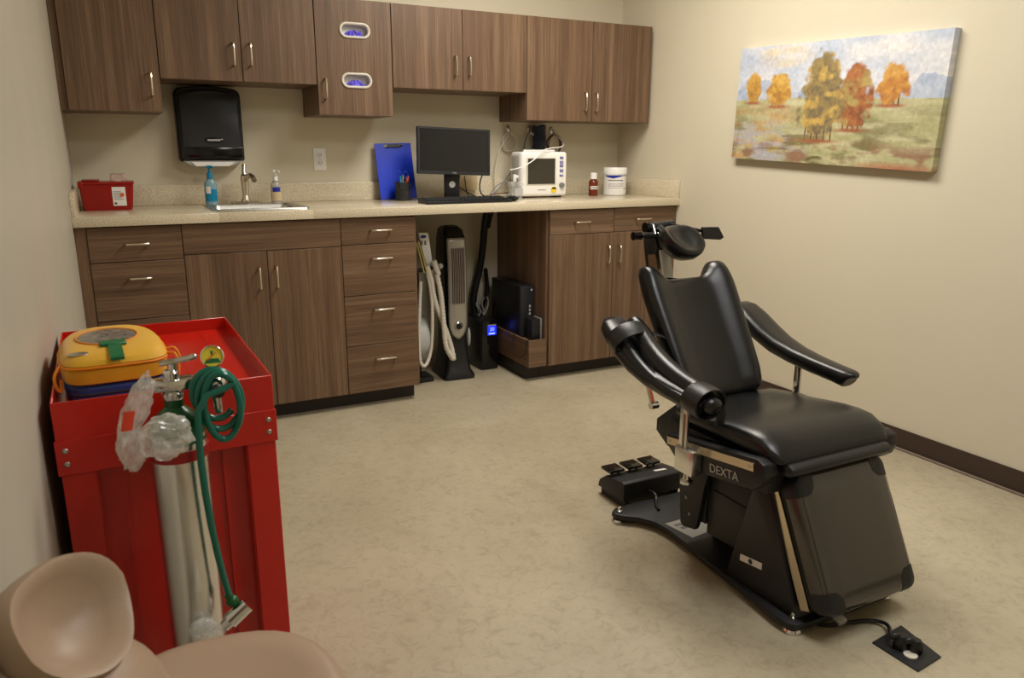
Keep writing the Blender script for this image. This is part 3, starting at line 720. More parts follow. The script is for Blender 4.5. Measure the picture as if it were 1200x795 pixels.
# brown bottle and wipes canister
bx, by = 2.783, -.235
t = thing('medicine_bottle', 'small brown bottle with white cap beside the wipes canister', 'bottle', (bx, by, CT))
MB().lathe([(.026, .0005), (.029, .004), (.029, .082), (.024, .094), (.016, .100), (.016, .106), (0, .106)], (bx, by, CT), 24).part('bottle', 'brownglass', t)
MB().lathe([(.0205, 0), (.0205, .034), (.018, .037), (0, .037)], (bx, by, CT + .101), 22).part('cap', 'white', t)
lb = MB().grid(lambda u, v: V(bx + .0294 * math.sin(-1.2 + 2.0 * u), by - .0294 * math.cos(-1.2 + 2.0 * u), CT + .040 + .019 * v), 12, 1).part('label', 'paper', t)
ln = MB()
for q in range(5):
    a = -.95 + q * .34
    ln.grid(lambda u, v: V(bx + .0299 * math.sin(a + .2 * u), by - .0299 * math.cos(a + .2 * u), CT + .045 + .009 * v), 2, 1)
ln.part('print', 'darkink', lb)
bx, by = 2.955, -.215
t = thing('wipes_canister', 'white disinfecting wipes canister with blue band by the wall corner', 'canister', (bx, by, CT))
MB().lathe([(.066, .0005), (.070, .004), (.070, .128), (.066, .132), (0, .132)], (bx, by, CT), 32).part('tub', 'white', t)
MB().lathe([(.073, 0), (.074, .034), (.070, .040), (.03, .041), (0, .041)], (bx, by, CT + .128), 32).part('lid', 'white', t)
lb = MB().grid(lambda u, v: V(bx + .0706 * math.sin(-1.5 + 2.4 * u), by - .0706 * math.cos(-1.5 + 2.4 * u), CT + .012 + .112 * v), 18, 1).part('label', 'paper', t)
MB().grid(lambda u, v: V(bx + .0711 * math.sin(-1.5 + 2.4 * u), by - .0711 * math.cos(-1.5 + 2.4 * u), CT + .122 - (.003 + .017 * max(0, 1 - abs(u - .30) * 2.4)) * v), 30, 1).part('blue_band', 'blueink', lb)
ln = MB()
for q, (a0, a1, z, h) in enumerate(((-1.25, .15, .088, .006), (-1.2, .25, .070, .002), (-1.2, .1, .062, .002), (-1.2, .2, .054, .002), (.25, .6, .040, .004), (-1.2, -.1, .044, .002))):
    ln.grid(lambda u, v: V(bx + .0711 * math.sin(a0 + (a1 - a0) * u), by - .0711 * math.cos(a0 + (a1 - a0) * u), CT + z + h * v), 8, 1)
ln.part('print_lines', 'ink', lb)

# wall hooks, hanging cables and the blood-pressure cuff
HK = [(2.312, 1.400, 'left'), (2.455, 1.402, 'mid'), (2.612, 1.394, 'right')]
HL = ['chrome wall hook holding the coiled grey tube', 'chrome wall hook holding the navy pressure cuff', 'chrome wall hook holding the brown cable loop']
for (hx, hz, _), lab_ in zip(HK, HL):
    t = thing('wall_hook', lab_, 'hook', (hx, -.01, hz - .03))
    MB().ell((hx, -.004, hz), (.011, .0037, .024), 16).part('plate', 'chrome', t)
    MB().tube([(hx, -.007, hz + .004), (hx, -.030, hz - .004), (hx, -.040, hz - .022), (hx, -.034, hz - .034), (hx, -.024, hz - .030)], .0042, 8, 2).part('hook', 'chrome', t)
def loop(cx_, cz_, ry, rz, y, turns, drift=0.004, ph=0.0):
    n = int(turns * 20)
    return [V(cx_ + ry * math.sin(2 * math.pi * k / 20 + ph) * (1 + .03 * math.sin(k * .9)), y - drift * k / 20, cz_ + rz * math.cos(2 * math.pi * k / 20 + ph)) for k in range(n + 1)]
hx, hz = HK[0][:2]
L1 = loop(hx, hz - .078, .048, .052, -.018, 3.0)
MB().tube(L1 + [V(hx - .05, -.03, hz - .09), V(hx - .085, -.04, hz - .15), V(hx - .115, -.05, hz - .27), V(hx - .10, -.06, CT + .012), V(hx - .02, -.08, CT + .006)], .0034, 7, 1).solo('coiled_tube', 'offwhite', 'coiled grey-white tube hanging on a wall hook beside the pressure cuff', 'tube')
hx, hz = HK[1][:2]
MB().tube([(hx - .014, -.03, hz - .024), (hx - .035, -.03, hz - .06), (hx - .050, -.03, hz - .12), (hx - .045, -.03, hz - .16), (hx - .075, -.04, hz - .19), (hx - .17, -.05, hz - .28), (hx - .24, -.07, CT + .04), (hx - .30, -.08, CT + .006)], .0042, 8, 2).solo('grey_cable', 'grey', 'thin grey cable running from the middle wall hook to the worktop', 'cable')
cf = MB()
def cuff(u, v):
    a = -1.2 + 2.4 * u
    return V(hx + .055 + .050 * math.sin(a), -.028 - .030 * math.cos(a) + .006 * math.sin(v * 9), hz + .018 - .172 * v + .006 * math.sin(a * 3))
cf.grid(cuff, 14, 14)
cfo = cf.solo('pressure_cuff', 'navy', 'navy blood pressure cuff hanging on the wall behind the patient monitor', 'cuff')
sd = cfo.modifiers.new('thick', 'SOLIDIFY'); sd.thickness = .012
MB().tube(loop(hx - .004, hz - .085, .026, .062, -.036, 1.5, .003), .0046, 8).part('cuff_hose', 'lgrey', cfo)
hx, hz = HK[2][:2]
MB().tube(loop(hx + .010, hz - .082, .052, .058, -.022, 2.0, .005), .0044, 8).tube(loop(hx + .006, hz - .088, .040, .062, -.034, 1.0, .004), .0036, 8).solo('brown_cable', 'brownwire', 'brown and black sensor cable looped on the end wall hook', 'cable')
MB().tube([(hx - .010, -.046, hz - .004), (hx - .014, -.10, hz - .03), (hx - .030, -.25, 1.295), at(637, 174, 'y', -.325), at(628, 186, 'y', -.325), at(616, 194, 'y', -.325), at(606, 198, 'y', -.325), at(598, 199, 'y', -.30)], .0032, 8, 2).solo('white_sensor_cord', 'white', 'white sensor cord draped across the patient monitor screen', 'cable')
# cables behind the monitor
random.seed(4)
def cord(pts, r, m, label, name='cable'):
    MB().tube(pts, r, 7, 2).solo(name, m, label, 'cable')
cord([(1.885, -.23, 1.17), (1.92, -.18, 1.12), (1.88, -.20, 1.085), (1.865, -.20, 1.075)], .0032, 'blackpl', 'short black cable looping under the monitor beside its stand', 'monitor_cable')
cord([(1.888, -.20, 1.085), (1.95, -.19, 1.045), (2.02, -.18, 1.012), (2.08, -.17, 1.010), (2.17, -.17, 1.012)], .0036, 'blackpl', 'black cable sagging from the monitor stand onto the worktop', 'monitor_cable')
cord([(1.995, -.07, 1.13), (1.998, -.08, 1.06), (2.0, -.10, 1.015), (2.03, -.11, 1.012)], .003, 'blackpl', 'thin black cable dropping in front of the power adapter', 'power_cable')
cord([(2.04, -.24, 1.165), (2.045, -.16, 1.08), (2.07, -.14, 1.016), (2.12, -.14, 1.014)], .004, 'blackpl', 'thick black cable dropping from the monitor to the worktop', 'power_cable')
cord([(2.09, -.20, 1.014), (2.13, -.20, 1.070), (2.17, -.20, 1.092), (2.232, -.19, 1.098)], .0036, 'grey', 'grey cable rising to the side of the patient monitor', 'signal_cable')
cord([(2.06, -.22, 1.012), (2.12, -.23, 1.035), (2.17, -.21, 1.03), (2.232, -.20, 1.04)], .0034, 'brownwire', 'brown cable lying behind the small clear jar', 'signal_cable')
# ------------------------------------------------------------------ knee space under the worktop
# tower fan / air cleaner
t = thing('tower_fan', 'black and silver tower air cleaner standing under the worktop', 'air cleaner', (1.82, -.26, 0))
tw = Matrix.Translation((1.822, -.255, 0)) @ Matrix.Rotation(math.radians(-4), 4, 'Z')
def ts(hw, yf, yb, z, r=.03): return [tw @ p for p in rrect(-hw, hw, yf, yb, r, z, 5)]
MB().loft([ts(.095, -.140, .125, .0005, .03), ts(.095, -.140, .125, .018, .03), ts(.078, -.120, .115, .05, .03), ts(.062, -.100, .105, .18, .03), ts(.058, -.094, .102, .30, .03)]).part('base', 'blackpl', t)
MB().loft([ts(.057, -.092, .10, .22, .03), ts(.066, -.108, .105, .40, .03), ts(.066, -.108, .105, .66, .03), ts(.062, -.098, .100, .79, .03), ts(.055, -.070, .09, .845, .03), ts(.040, -.040, .07, .862, .03)]).part('body', 'blackgloss', t)
def fp(u, v):   # front panel surface
    z = .235 + .570 * v
    w_ = .056
    if v < .17: w_ = .056 * math.sqrt(max(0.02, 1 - ((.17 - v) / .17) ** 2)) 
    y = -.119 + max(0, z - .66) * .10
    return tw @ V((-1 + 2 * u) * w_, y + .008 * (2 * u - 1) ** 4, z)
pn = MB().grid(fp, 10, 30).part('front_panel', 'silver', t)
sd = pn.modifiers.new('thick', 'SOLIDIFY'); sd.thickness = .006
g = MB().grid(lambda u, v: fp(.14 + .72 * u, .36 + .54 * v) + tw.to_3x3() @ V(0, -.0035, 0), 8, 14).part('grille_backing', 'blackmatte', pn)
for q in range(9):
    MB().tube([fp(.16 + .085 * q, .36 + .54 * k / 8) + tw.to_3x3() @ V(0, -.007, 0) for k in range(9)], .0023, 6).part('grille_slat', 'silver', pn)
MB().tube([fp(.13, .36 + .54 * k / 8) + tw.to_3x3() @ V(0, -.004, 0) for k in range(9)] + [fp(.13 + .74 * k / 6, .91) + tw.to_3x3() @ V(0, -.004, 0) for k in range(7)] + [fp(.87, .90 - .54 * k / 8) + tw.to_3x3() @ V(0, -.004, 0) for k in range(9)], .003, 6).part('grille_frame', 'lgrey', pn)
kn = MB().lathe([(0, 0), (.020, 0), (.020, .006), (.014, .010), (0, .011)], n=22, mtx=tw @ basis((0, -.119, .310), (1, 0, 0), (0, 0, 1), (0, -1, 0))).part('round_badge', 'blackgloss', pn)
MB().lathe([(.0205, 0), (.025, .003), (.0205, .007)], n=22, mtx=tw @ basis((0, -.119, .310), (1, 0, 0), (0, 0, 1), (0, -1, 0))).part('badge_ring', 'chrome', kn)
MB().box(-.03, .03, -.045, .03, .8585, .866, .003, 2, tw).part('control_pad', 'blackmatte', t)
MB().ell(tw @ V(.070, -.09, .235), (.010, .016, .055), 14).part('side_wheel', 'lgrey', t)

# suction unit with hoses
t = thing('suction_unit', 'white suction unit with looped hoses beside the drawer cabinet', 'suction unit', (1.60, -.33, 0))
y0 = -.36
a_ = at(497, 300, 'y', y0)
MB().box(1.545, 1.665, -.36, -.22, 0.0005, .03, .006).cyl((1.60, -.29, .03), (1.60, -.29, .62), .014, n=14).part('stand', 'blackpl', t)
MB().cyl((1.565, -.27, .24), (1.64, -.27, .24), .13, n=30).part('reel', 'lgrey', t)
MB().cyl((1.558, -.27, .24), (1.564, -.27, .24), .095, n=30).cyl((1.641, -.27, .24), (1.648, -.27, .24), .095, n=30).part('reel_hub', 'grey', t)
pts = [at(490, 273, 'y', y0), at(502, 273, 'y', y0), at(509, 322, 'y', y0), at(503, 324, 'y', y0)]
hd = MB().prism([(p.x, p.z) for p in pts], 'y', y0, y0 + .04, .003).part('control_head', 'white', t)
c0 = at(496, 277.5, 'y', y0)
MB().ell((c0.x, y0 - .001, c0.z), (.018, .002, .0085), 16).part('blue_badge', 'blueink', hd)
MB().box(c0.x - .016, c0.x - .004, y0 - .0015, y0, c0.z - .045, c0.z - .022).box(c0.x + .004, c0.x + .016, y0 - .0015, y0, c0.z - .045, c0.z - .022).part('print_marks', 'grey', hd)
hb = at(488, 318, 'y', y0 - .02); he = at(516, 312, 'y', y0 - .02)
MB().cyl(hb, he, .011, n=14).part('hose_bar', 'blackpl', t)
MB().ell(he, (.016, .013, .016), 14).part('bar_knob', 'lgrey', t)
def P2(u, v, dy=0.0): return at(u, v, 'y', y0 - .04 + dy)
def corr(pts, r):
    m = MB(); m.tube(pts, r, 10, 3)
    P = [Vector(p) for p in pts]
    for _ in range(3):
        Q = [P[0]]
        for a, b in zip(P[:-1], P[1:]): Q += [a * .75 + b * .25, a * .25 + b * .75]
        Q.append(P[-1]); P = Q
    acc = 0
    for a, b in zip(P[:-1], P[1:]):
        acc += (b - a).length
        if acc > .014:
            acc = 0; d = (b - a).normalized(); m.cyl(a - d * .003, a + d * .003, r * 1.18, n=10)
    return m
corr([P2(505, 325), P2(508, 350), P2(518, 375), P2(527, 400), P2(533, 424, -.02), P2(526, 414, -.03), P2(522, 405, -.03), P2(520, 380, -.02), P2(517, 345, -.01), P2(512, 322)], .013).part('hose', 'offwhite', t)
corr([P2(500, 318), P2(506, 345), P2(507, 385), P2(505, 415), P2(498, 432, -.02), P2(491, 424, -.03), P2(491, 380, -.02), P2(493, 330)], .009).part('hose', 'offwhite', t)
MB().cyl(P2(500, 312), P2(505, 328), .016, .014, 14).cyl(P2(508, 306), P2(514, 322), .017, .014, 14).part('hose_cuff', 'offwhite', t)
MB().tube([P2(488, 285, -.01), P2(492, 300, -.01), P2(497, 320, -.01)], .004, 7, 1).tube([P2(490, 283, -.015), P2(496, 302, -.015), P2(500, 318, -.015)], .004, 7, 1).part('yellow_tube', 'yelltube', t)

# UPS battery
ux0, ux1, uy0, uy1 = 1.995, 2.108, -.285, -.030
t = thing('battery_backup', 'black battery backup with blue lit display on the floor', 'battery backup', ((ux0 + ux1) / 2, -.15, 0))
MB().box(ux0, ux1, uy0 + .02, uy1, .0005, .297, .006).part('case', 'blackpl', t)
fcp = MB().box(ux0 + .002, ux1 - .002, uy0, uy0 + .022, .004, .300, .008).part('front_panel', 'blackgloss', t)
MB().box(ux0 + .040, ux1 - .016, uy0 - .002, uy0 + .001, .212, .268).part('display', 'lcd', fcp)
MB().text('20', .030, front_text((ux0 + ux1) / 2 + .012, uy0 - .0026, .247), .0003).box(ux0 + .048, ux1 - .026, uy0 - .003, uy0 - .002, .218, .226).part('display_digits', 'lcdink', fcp)
MB().box(ux0 + .042, ux1 - .018, uy0 - .003, uy0 + .001, .270, .276).part('button', 'lgrey', fcp)

# computer tower on the low shelf
t = thing('computer_tower', 'black computer tower standing on the low wooden shelf', 'computer', (2.185, -.30, .232))
MB().box(2.143, 2.236, -.475, -.12, .2325, .530, .004).part('case', 'blackpl', t)
fcp = MB().box(2.145, 2.235, -.492, -.474, .236, .527, .004).part('front_panel', 'blackmatte', t)
MB().cyl((2.215, -.4915, .505), (2.215, -.495, .505), .006, n=14).part('power_button', 'lgrey', fcp)
for q in range(3):
    MB().box(2.200, 2.210, -.4935, -.4915, .405 - q * .022, .418 - q * .022).part('port', 'lgrey', fcp)
t = thing('external_drive', 'small dark external drive standing in front of the computer tower', 'drive', (2.21, -.55, .232))
MB().box(2.168, 2.222, -.585, -.505, .2325, .352, .004).part('case', 'blackpl', t)
MB().box(2.222, 2.233, -.588, -.503, .2325, .356, .003).part('side_plate', 'grey', t)
# cables below the worktop
cbm_ = mat('black_cable_sleeve', srgb(20, 20, 22), .55, bump=.3, bscale=200)
MB().tube([(2.085, -.20, CB - .002), (2.08, -.16, .86), (2.095, -.10, .70), (2.09, -.06, .56), (2.06, -.06, .46), (2.045, -.06, .38), (2.05, -.07, .305)], .021, 10, 2).solo('cable_bundle', cbm_, 'thick black cable bundle hanging from the worktop to the battery backup', 'cable')
MB().tube([(2.125, -.20, CB - .002), (2.118, -.17, .90), (2.116, -.14, .83)], .009, 8, 2).solo('black_cable', cbm_, 'short black cable joining the hanging cable bundle below the worktop', 'cable')
MB().tube([(2.124, -.075, .57), (2.138, -.05, .54), (2.150, -.04, .49), (2.150, -.045, .43), (2.125, -.05, .36), (2.105, -.055, .312)], .013, 8, 2).solo('black_cable', cbm_, 'black cable curving from the bundle down behind the computer tower', 'cable')
for q, (xa, xb) in enumerate(((2.060, 2.055), (2.075, 2.085), (2.095, 2.09))):
    MB().tube([(xb, -.12, .3005), (xa + .015, -.12, .33), (xa + .03 * (q - 1), -.115, .37), (xa + .02, -.115, .41)], .0045, 7, 2).solo('pale_cord', 'lgrey', ['thin pale cord on the battery backup bent towards the tower air cleaner', 'thin pale cord rising straight from the battery backup', 'thin pale cord on the battery backup bent towards the computer tower'][q], 'cable', 'pale cords on the battery backup')
MB().tube([(1.955, -.012, .60), (1.965, -.03, .57), (1.985, -.04, .53), (1.99, -.05, .47), (1.965, -.05, .44), (1.96, -.05, .40)], .005, 7, 2).solo('black_plug_cord', 'blackpl', 'thin black cord hanging from the wall outlet in the knee space', 'cable')
sx_ = 2.1190
lp = [at(u_, v_, 'x', sx_) for u_, v_ in ((617, 404), (617, 412), (612, 419), (605, 419), (602, 412), (601, 401))]
MB().tube([(2.1345, lp[0].y, .2475), (2.1230, lp[0].y, .2475)] + lp + [(2.1230, lp[-1].y, .2475), (2.1345, lp[-1].y, .2475)], .0022, 6, 2).solo('thin_cord', 'blackpl', 'thin black cord looped over the side of the low wooden shelf', 'cable')
# ------------------------------------------------------------------ canvas painting on the right wall
def vnoise(x, y, seed):
    rs = np.random.RandomState(seed); T = rs.rand(64, 64)
    xi = np.floor(x).astype(int); yi = np.floor(y).astype(int); fx_ = x - xi; fy_ = y - yi
    fx_ = fx_ * fx_ * (3 - 2 * fx_); fy_ = fy_ * fy_ * (3 - 2 * fy_)
    g = lambda a, b: T[a % 64, b % 64]
    return (g(xi, yi) * (1 - fx_) + g(xi + 1, yi) * fx_) * (1 - fy_) + (g(xi, yi + 1) * (1 - fx_) + g(xi + 1, yi + 1) * fx_) * fy_
def fbm(x, y, seed, o=4):
    s = 0; a = .5; 
    for k in range(o): s = s + a * vnoise(x * 2 ** k, y * 2 ** k, seed + k); a *= .5
    return s
def paint(U, Vv):
    """landscape in oils: U left to right, Vv bottom to top (0..1)"""
    c3 = lambda r, g, b: np.array(srgb(r, g, b)[:3])
    def mixc(a, b, t): return a * (1 - t[..., None]) + b * t[..., None]
    A = U * 2.1
    sky = mixc(np.broadcast_to(c3(186, 196, 214), U.shape + (3,)), c3(226, 222, 220), np.clip(fbm(A * 3, Vv * 9, 3) * 1.9 - .45, 0, 1))
    sky = mixc(sky, c3(226, 196, 110), np.clip(1.15 - ((U - .26) / .17) ** 2 - ((Vv - .90) / .10) ** 2, 0, 1) * .75 * np.clip(fbm(A * 6, Vv * 10, 9) * 2 - .3, 0, 1))
    sky = mixc(sky, c3(164, 178, 204), np.clip(1 - ((U - .12) / .16) ** 2 - ((Vv - .86) / .09) ** 2, 0, 1) * .5)
    col = sky
    hill = .54 + .10 * fbm(A * 9, A * 0 + .3, 21) + .12 * np.exp(-((U - .11) / .10) ** 4) + .10 * np.exp(-((U - .95) / .07) ** 4) + .03 * fbm(A * 30, A * 0 + 2.3, 27)
    hc = mixc(np.broadcast_to(c3(162, 176, 200), U.shape + (3,)), c3(192, 199, 212), np.clip(fbm(A * 14, Vv * 14, 5) * 2 - .5, 0, 1))
    col = np.where((Vv < hill)[..., None], hc, col)
    H = .535 + .012 * np.sin(A * 2)
    g = fbm(A * 4, Vv * 22, 31, 5)
    field = mixc(np.broadcast_to(c3(172, 168, 116), U.shape + (3,)), c3(200, 194, 150), np.clip(g * 2.2 - .7, 0, 1))
    field = mixc(field, c3(196, 150, 92), np.clip((fbm(A * 3 + 4, Vv * 16, 41) - .38) * 4, 0, 1) * np.clip(1.2 - U * 1.9, 0, 1) * np.clip((.52 - Vv) * 8, 0, 1))
    field = mixc(field, c3(176, 172, 176), np.clip((fbm(A * 6, Vv * 20, 51) - .40) * 6, 0, 1) * np.clip(1.15 - ((U - .14) / .3) ** 2 - ((Vv - .13) / .24) ** 2, 0, 1))
    field = mixc(field, c3(104, 96, 50), np.clip((fbm(A * 4 + 2, Vv * 18, 61) - .47) * 6, 0, 1) * np.clip(1.15 - Vv * 2.1, 0, 1))
    field = mixc(field, c3(150, 112, 84), np.clip((fbm(A * 5 + 7, Vv * 14, 66) - .48) * 6, 0, 1) * np.clip((.24 - Vv) * 7, 0, 1))
    field = mixc(field, c3(176, 92, 60), np.clip(1 - ((U - .85) / .2) ** 2, 0, 1) * np.clip((.06 - Vv) * 22, 0, 1) * .8)
    col = np.where((Vv < H)[..., None], field, col)
    def tree(cx_, base, w, h, c1, c2, c4, seed, trunks):
        nonlocal col
        for q in range(trunks):
            tx_ = cx_ + (q - (trunks - 1) / 2) * w * .16
            m_ = (np.abs(U - tx_) < .0032) & (Vv > base) & (Vv < base + h * .30)
            col = np.where(m_[..., None], c3(92, 62, 44), col)
        sh = np.exp(-((U - cx_) / (w * .42)) ** 2 - ((Vv - base) / .014) ** 2)
        col = mixc(col, c3(164, 84, 48), np.clip(sh * 1.4, 0, .85))
        n1 = fbm(A * 16 + seed, Vv * 18, seed, 4); yy = (Vv - base - h * .53) / (h * .49); xx = (U - cx_) / (w * .5)
        xx = xx / (1.0 - .18 * np.clip(yy, -1, 1))
        m_ = np.clip((1.12 - xx ** 2 - np.abs(yy) ** 2.6 + (n1 - .44) * 1.5) * 2.6, 0, 1) 
        n2 = fbm(A * 22 + 3, Vv * 24, seed + 7, 3)
        tc_ = mixc(np.broadcast_to(c1, U.shape + (3,)), c2, np.clip(n2 * 2.6 - .75 - yy * .3, 0, 1))
        tc_ = mixc(tc_, c4, np.clip((fbm(A * 12 + 9, Vv * 14, seed + 13, 3) - .46) * 5, 0, 1) * .8)
        col = mixc(col, tc_, m_)
    tree(.100, .510, .092, .25, c3(204, 154, 56), c3(168, 122, 44), c3(218, 176, 92), 71, 3)
    tree(.245, .475, .125, .28, c3(208, 160, 54), c3(176, 124, 44), c3(224, 186, 98), 81, 4)
    tree(.795, .475, .128, .31, c3(206, 146, 48), c3(178, 106, 38), c3(216, 170, 78), 91, 4)
    tree(.632, .285, .150, .52, c3(176, 108, 52), c3(138, 80, 42), c3(178, 160, 86), 101, 4)
    tree(.478, .190, .205, .72, c3(152, 130, 76), c3(114, 98, 72), c3(214, 174, 74), 111, 5)
    br = fbm(U * 95, Vv * 42, 121, 3)
    g_ = col.mean(axis=2, keepdims=True); col = (col * .90 + g_ * .10) * 1.03
    return np.clip(col * (0.80 + .40 * br)[..., None], 0, 1)

PWd, PHt, PDp = 1.137, .540, .036
pc = V(W - .036, -1.672, 1.485)
tilt = math.radians(2.3)
ux = V(0, -math.cos(tilt), -math.sin(tilt)); uy = V(0, -math.sin(tilt), math.cos(tilt)); un = V(-1, 0, 0)
t = thing('painting', 'stretched canvas painting of autumn trees in a field on the wall', 'painting', (W - .02, -1.672, 1.21))
NU, NV = 300, 150
Ug, Vg = np.meshgrid((np.arange(NU) + .5) / NU, (np.arange(NV) + .5) / NV, indexing='ij')
C = paint(Ug, Vg)
verts = []; faces = []
for i in range(NU + 1):
    for j in range(NV + 1):
        verts.append(pc + ux * ((i / NU - .5) * PWd) + uy * ((j / NV - .5) * PHt) - ROOT[t.name])
for i in range(NU):
    for j in range(NV):
        a = i * (NV + 1) + j; faces.append((a, a + 1, a + NV + 2, a + NV + 1))
fcol = C.reshape(-1, 3)
# canvas wrapped round the edges carries the colours of the rim
base_n = len(verts); cols = [tuple(c) for c in fcol]
def pt(i, j, d): return pc + ux * ((i / NU - .5) * PWd) + uy * ((j / NV - .5) * PHt) - un * d - ROOT[t.name]
for (rng, f0) in ((range(NU), 'b'), (range(NU), 't'), (range(NV), 'l'), (range(NV), 'r')):
    for k_ in rng:
        if f0 == 'b': q = (pt(k_, 0, 0), pt(k_ + 1, 0, 0), pt(k_ + 1, 0, PDp - .0015), pt(k_, 0, PDp - .0015)); cc = C[k_, 0]
        elif f0 == 't': q = (pt(k_, NV, 0), pt(k_ + 1, NV, 0), pt(k_ + 1, NV, PDp - .0015), pt(k_, NV, PDp - .0015)); cc = C[k_, NV - 1]
        elif f0 == 'l': q = (pt(0, k_, 0), pt(0, k_ + 1, 0), pt(0, k_ + 1, PDp - .0015), pt(0, k_, PDp - .0015)); cc = C[0, k_]
        else: q = (pt(NU, k_, 0), pt(NU, k_ + 1, 0), pt(NU, k_ + 1, PDp - .0015), pt(NU, k_, PDp - .0015)); cc = C[NU - 1, k_]
        n0 = len(verts); verts.extend(q); faces.append((n0, n0 + 1, n0 + 2, n0 + 3)); cols.append(tuple(cc))
me = bpy.data.meshes.new('canvas'); me.from_pydata([tuple(v) for v in verts], [], faces); me.update()
at_ = me.color_attributes.new('paint', 'FLOAT_COLOR', 'CORNER')
arr = np.ones((len(me.loops), 4), dtype=np.float32); arr[:, :3] = np.repeat(np.array(cols, dtype=np.float32), 4, axis=0)
at_.data.foreach_set('color', arr.ravel())
pm, nt, p = newmat('painted_canvas')
vc = nt.nodes.new('ShaderNodeVertexColor'); vc.layer_name = 'paint'; nt.links.new(vc.outputs['Color'], p.inputs['Base Color']); p.inputs['Roughness'].default_value = .55
tc = nt.nodes.new('ShaderNodeTexCoord'); nn = nt.nodes.new('ShaderNodeTexNoise'); nn.inputs['Scale'].default_value = 90; nn.inputs['Detail'].default_value = 4
bp = nt.nodes.new('ShaderNodeBump'); bp.inputs['Strength'].default_value = .25; bp.inputs['Distance'].default_value = .002
nt.links.new(tc.outputs['Object'], nn.inputs['Vector']); nt.links.new(nn.outputs['Fac'], bp.inputs['Height']); nt.links.new(bp.outputs['Normal'], p.inputs['Normal'])
me.materials.append(pm)
o = bpy.data.objects.new('canvas', me); COL.objects.link(o); o.parent = t; ROOT[o.name] = ROOT[t.name]
fb = MB()
for (a0, a1, b0, b1) in ((-.5, .5, .47, .498), (-.5, .5, -.498, -.47), (-.498, -.48, -.47, .47), (.48, .498, -.47, .47)):
    m_ = basis(pc + un * (-PDp / 2 - .002), ux, uy, un)
    fb.box(a0 * PWd * .998, a1 * PWd * .998, b0 * PHt, b1 * PHt, -.014, .014, 0, 1, m_)
fb.part('stretcher_frame', 'tan', t)
# ------------------------------------------------------------------ red steel cart by the left wall
CH = .83
cm = Matrix.Translation((.021, -2.703, 0)) @ Matrix.Rotation(math.radians(1.0), 4, 'Z')
cw, cdp = .388, .628
t = thing('crash_cart', 'red steel cart with a raised tray rim beside the left wall', 'cart', cm @ V(cw / 2, cdp / 2, 0))
MB().box(0.004, cw - .004, .004, cdp - .004, CH - .038, CH - .030, 0, 1, cm).part('tray', 'red', t)
rm = MB()
rm.box(0, cw, 0, .004, CH - .075, CH, .0012, 1, cm).box(0, cw, cdp - .004, cdp, CH - .075, CH, .0012, 1, cm)
rm.box(0, .004, .004, cdp - .004, CH - .075, CH, .0012, 1, cm).box(cw - .004, cw, .004, cdp - .004, CH - .075, CH, .0012, 1, cm)
rm.part('tray_rim', 'red', t)
MB().box(.315, .319, .03, cdp - .03, CH - .0302, CH - .0285, 0, 1, cm).box(.25, .252, .03, cdp - .03, CH - .0302, CH - .029, 0, 1, cm).part('tray_crease', 'red', t)
for sx, sy in ((0, 0), (1, 0), (0, 1), (1, 1)):
    xa, xb = (.002, .058) if sx == 0 else (cw - .058, cw - .002)
    ya, yb = (.002, .006) if sy == 0 else (cdp - .006, cdp - .002)
    po = MB().box(xa, xb, ya, yb, .07, CH - .076, .001, 1, cm)
    xo = (.002, .006) if sx == 0 else (cw - .006, cw - .002)
    yo = (.006, .058) if sy == 0 else (cdp - .058, cdp - .006)
    po.box(xo[0], xo[1], yo[0], yo[1], .07, CH - .076, .001, 1, cm).part('corner_post', 'red', t)
    for k in range(2):
        pass
bd = MB().box(-.0025, cw + .0025, -.0025, .0018, CH - .140, CH - .072, .001, 1, cm).part('front_band', 'red', t)
for bx_ in (.014, cw - .014):
    for bz_ in (CH - .092, CH - .118):
        MB().ell(cm @ V(bx_, -.003, bz_), (.0055, .003, .0055), 12).part('bolt', 'steel', bd)
MB().box(.056, cw - .056, .034, .038, .09, CH - .080, 0, 1, cm).part('front_panel', 'red', t)
MB().box(.056, .060, .006, .036, .09, CH - .078, 0, 1, cm).box(cw - .060, cw - .056, .006, .036, .09, CH - .078, 0, 1, cm).part('panel_return', 'red', t)
MB().box(cw - .105, cw - .100, .026, .034, .09, CH - .14, 0, 1, cm).box(.100, .105, .026, .034, .09, CH - .14, 0, 1, cm).part('panel_seam', 'red', t)
MB().box(.004, .008, .058, cdp - .058, .09, CH - .075, 0, 1, cm).part('side_panel', 'red', t)
MB().box(cw - .008, cw - .004, .058, cdp - .058, .09, CH - .075, 0, 1, cm).part('side_panel', 'red', t)
MB().box(.058, cw - .058, cdp - .012, cdp - .008, .09, CH - .075, 0, 1, cm).part('back_panel', 'red', t)
MB().box(.004, cw - .004, .008, cdp - .008, .07, .09, 0, 1, cm).part('bottom_shelf', 'red', t)
for sx, sy in ((.04, .04), (cw - .04, .04), (.04, cdp - .04), (cw - .04, cdp - .04)):
    cs = MB().box(sx - .014, sx + .014, sy - .014, sy + .014, .045, .070, .002, 1, cm).part('caster', 'steel', t)
    MB().cyl(cm @ V(sx - .010, sy, .029), cm @ V(sx + .010, sy, .029), .0285, n=20).part('wheel', 'blackpl', cs)

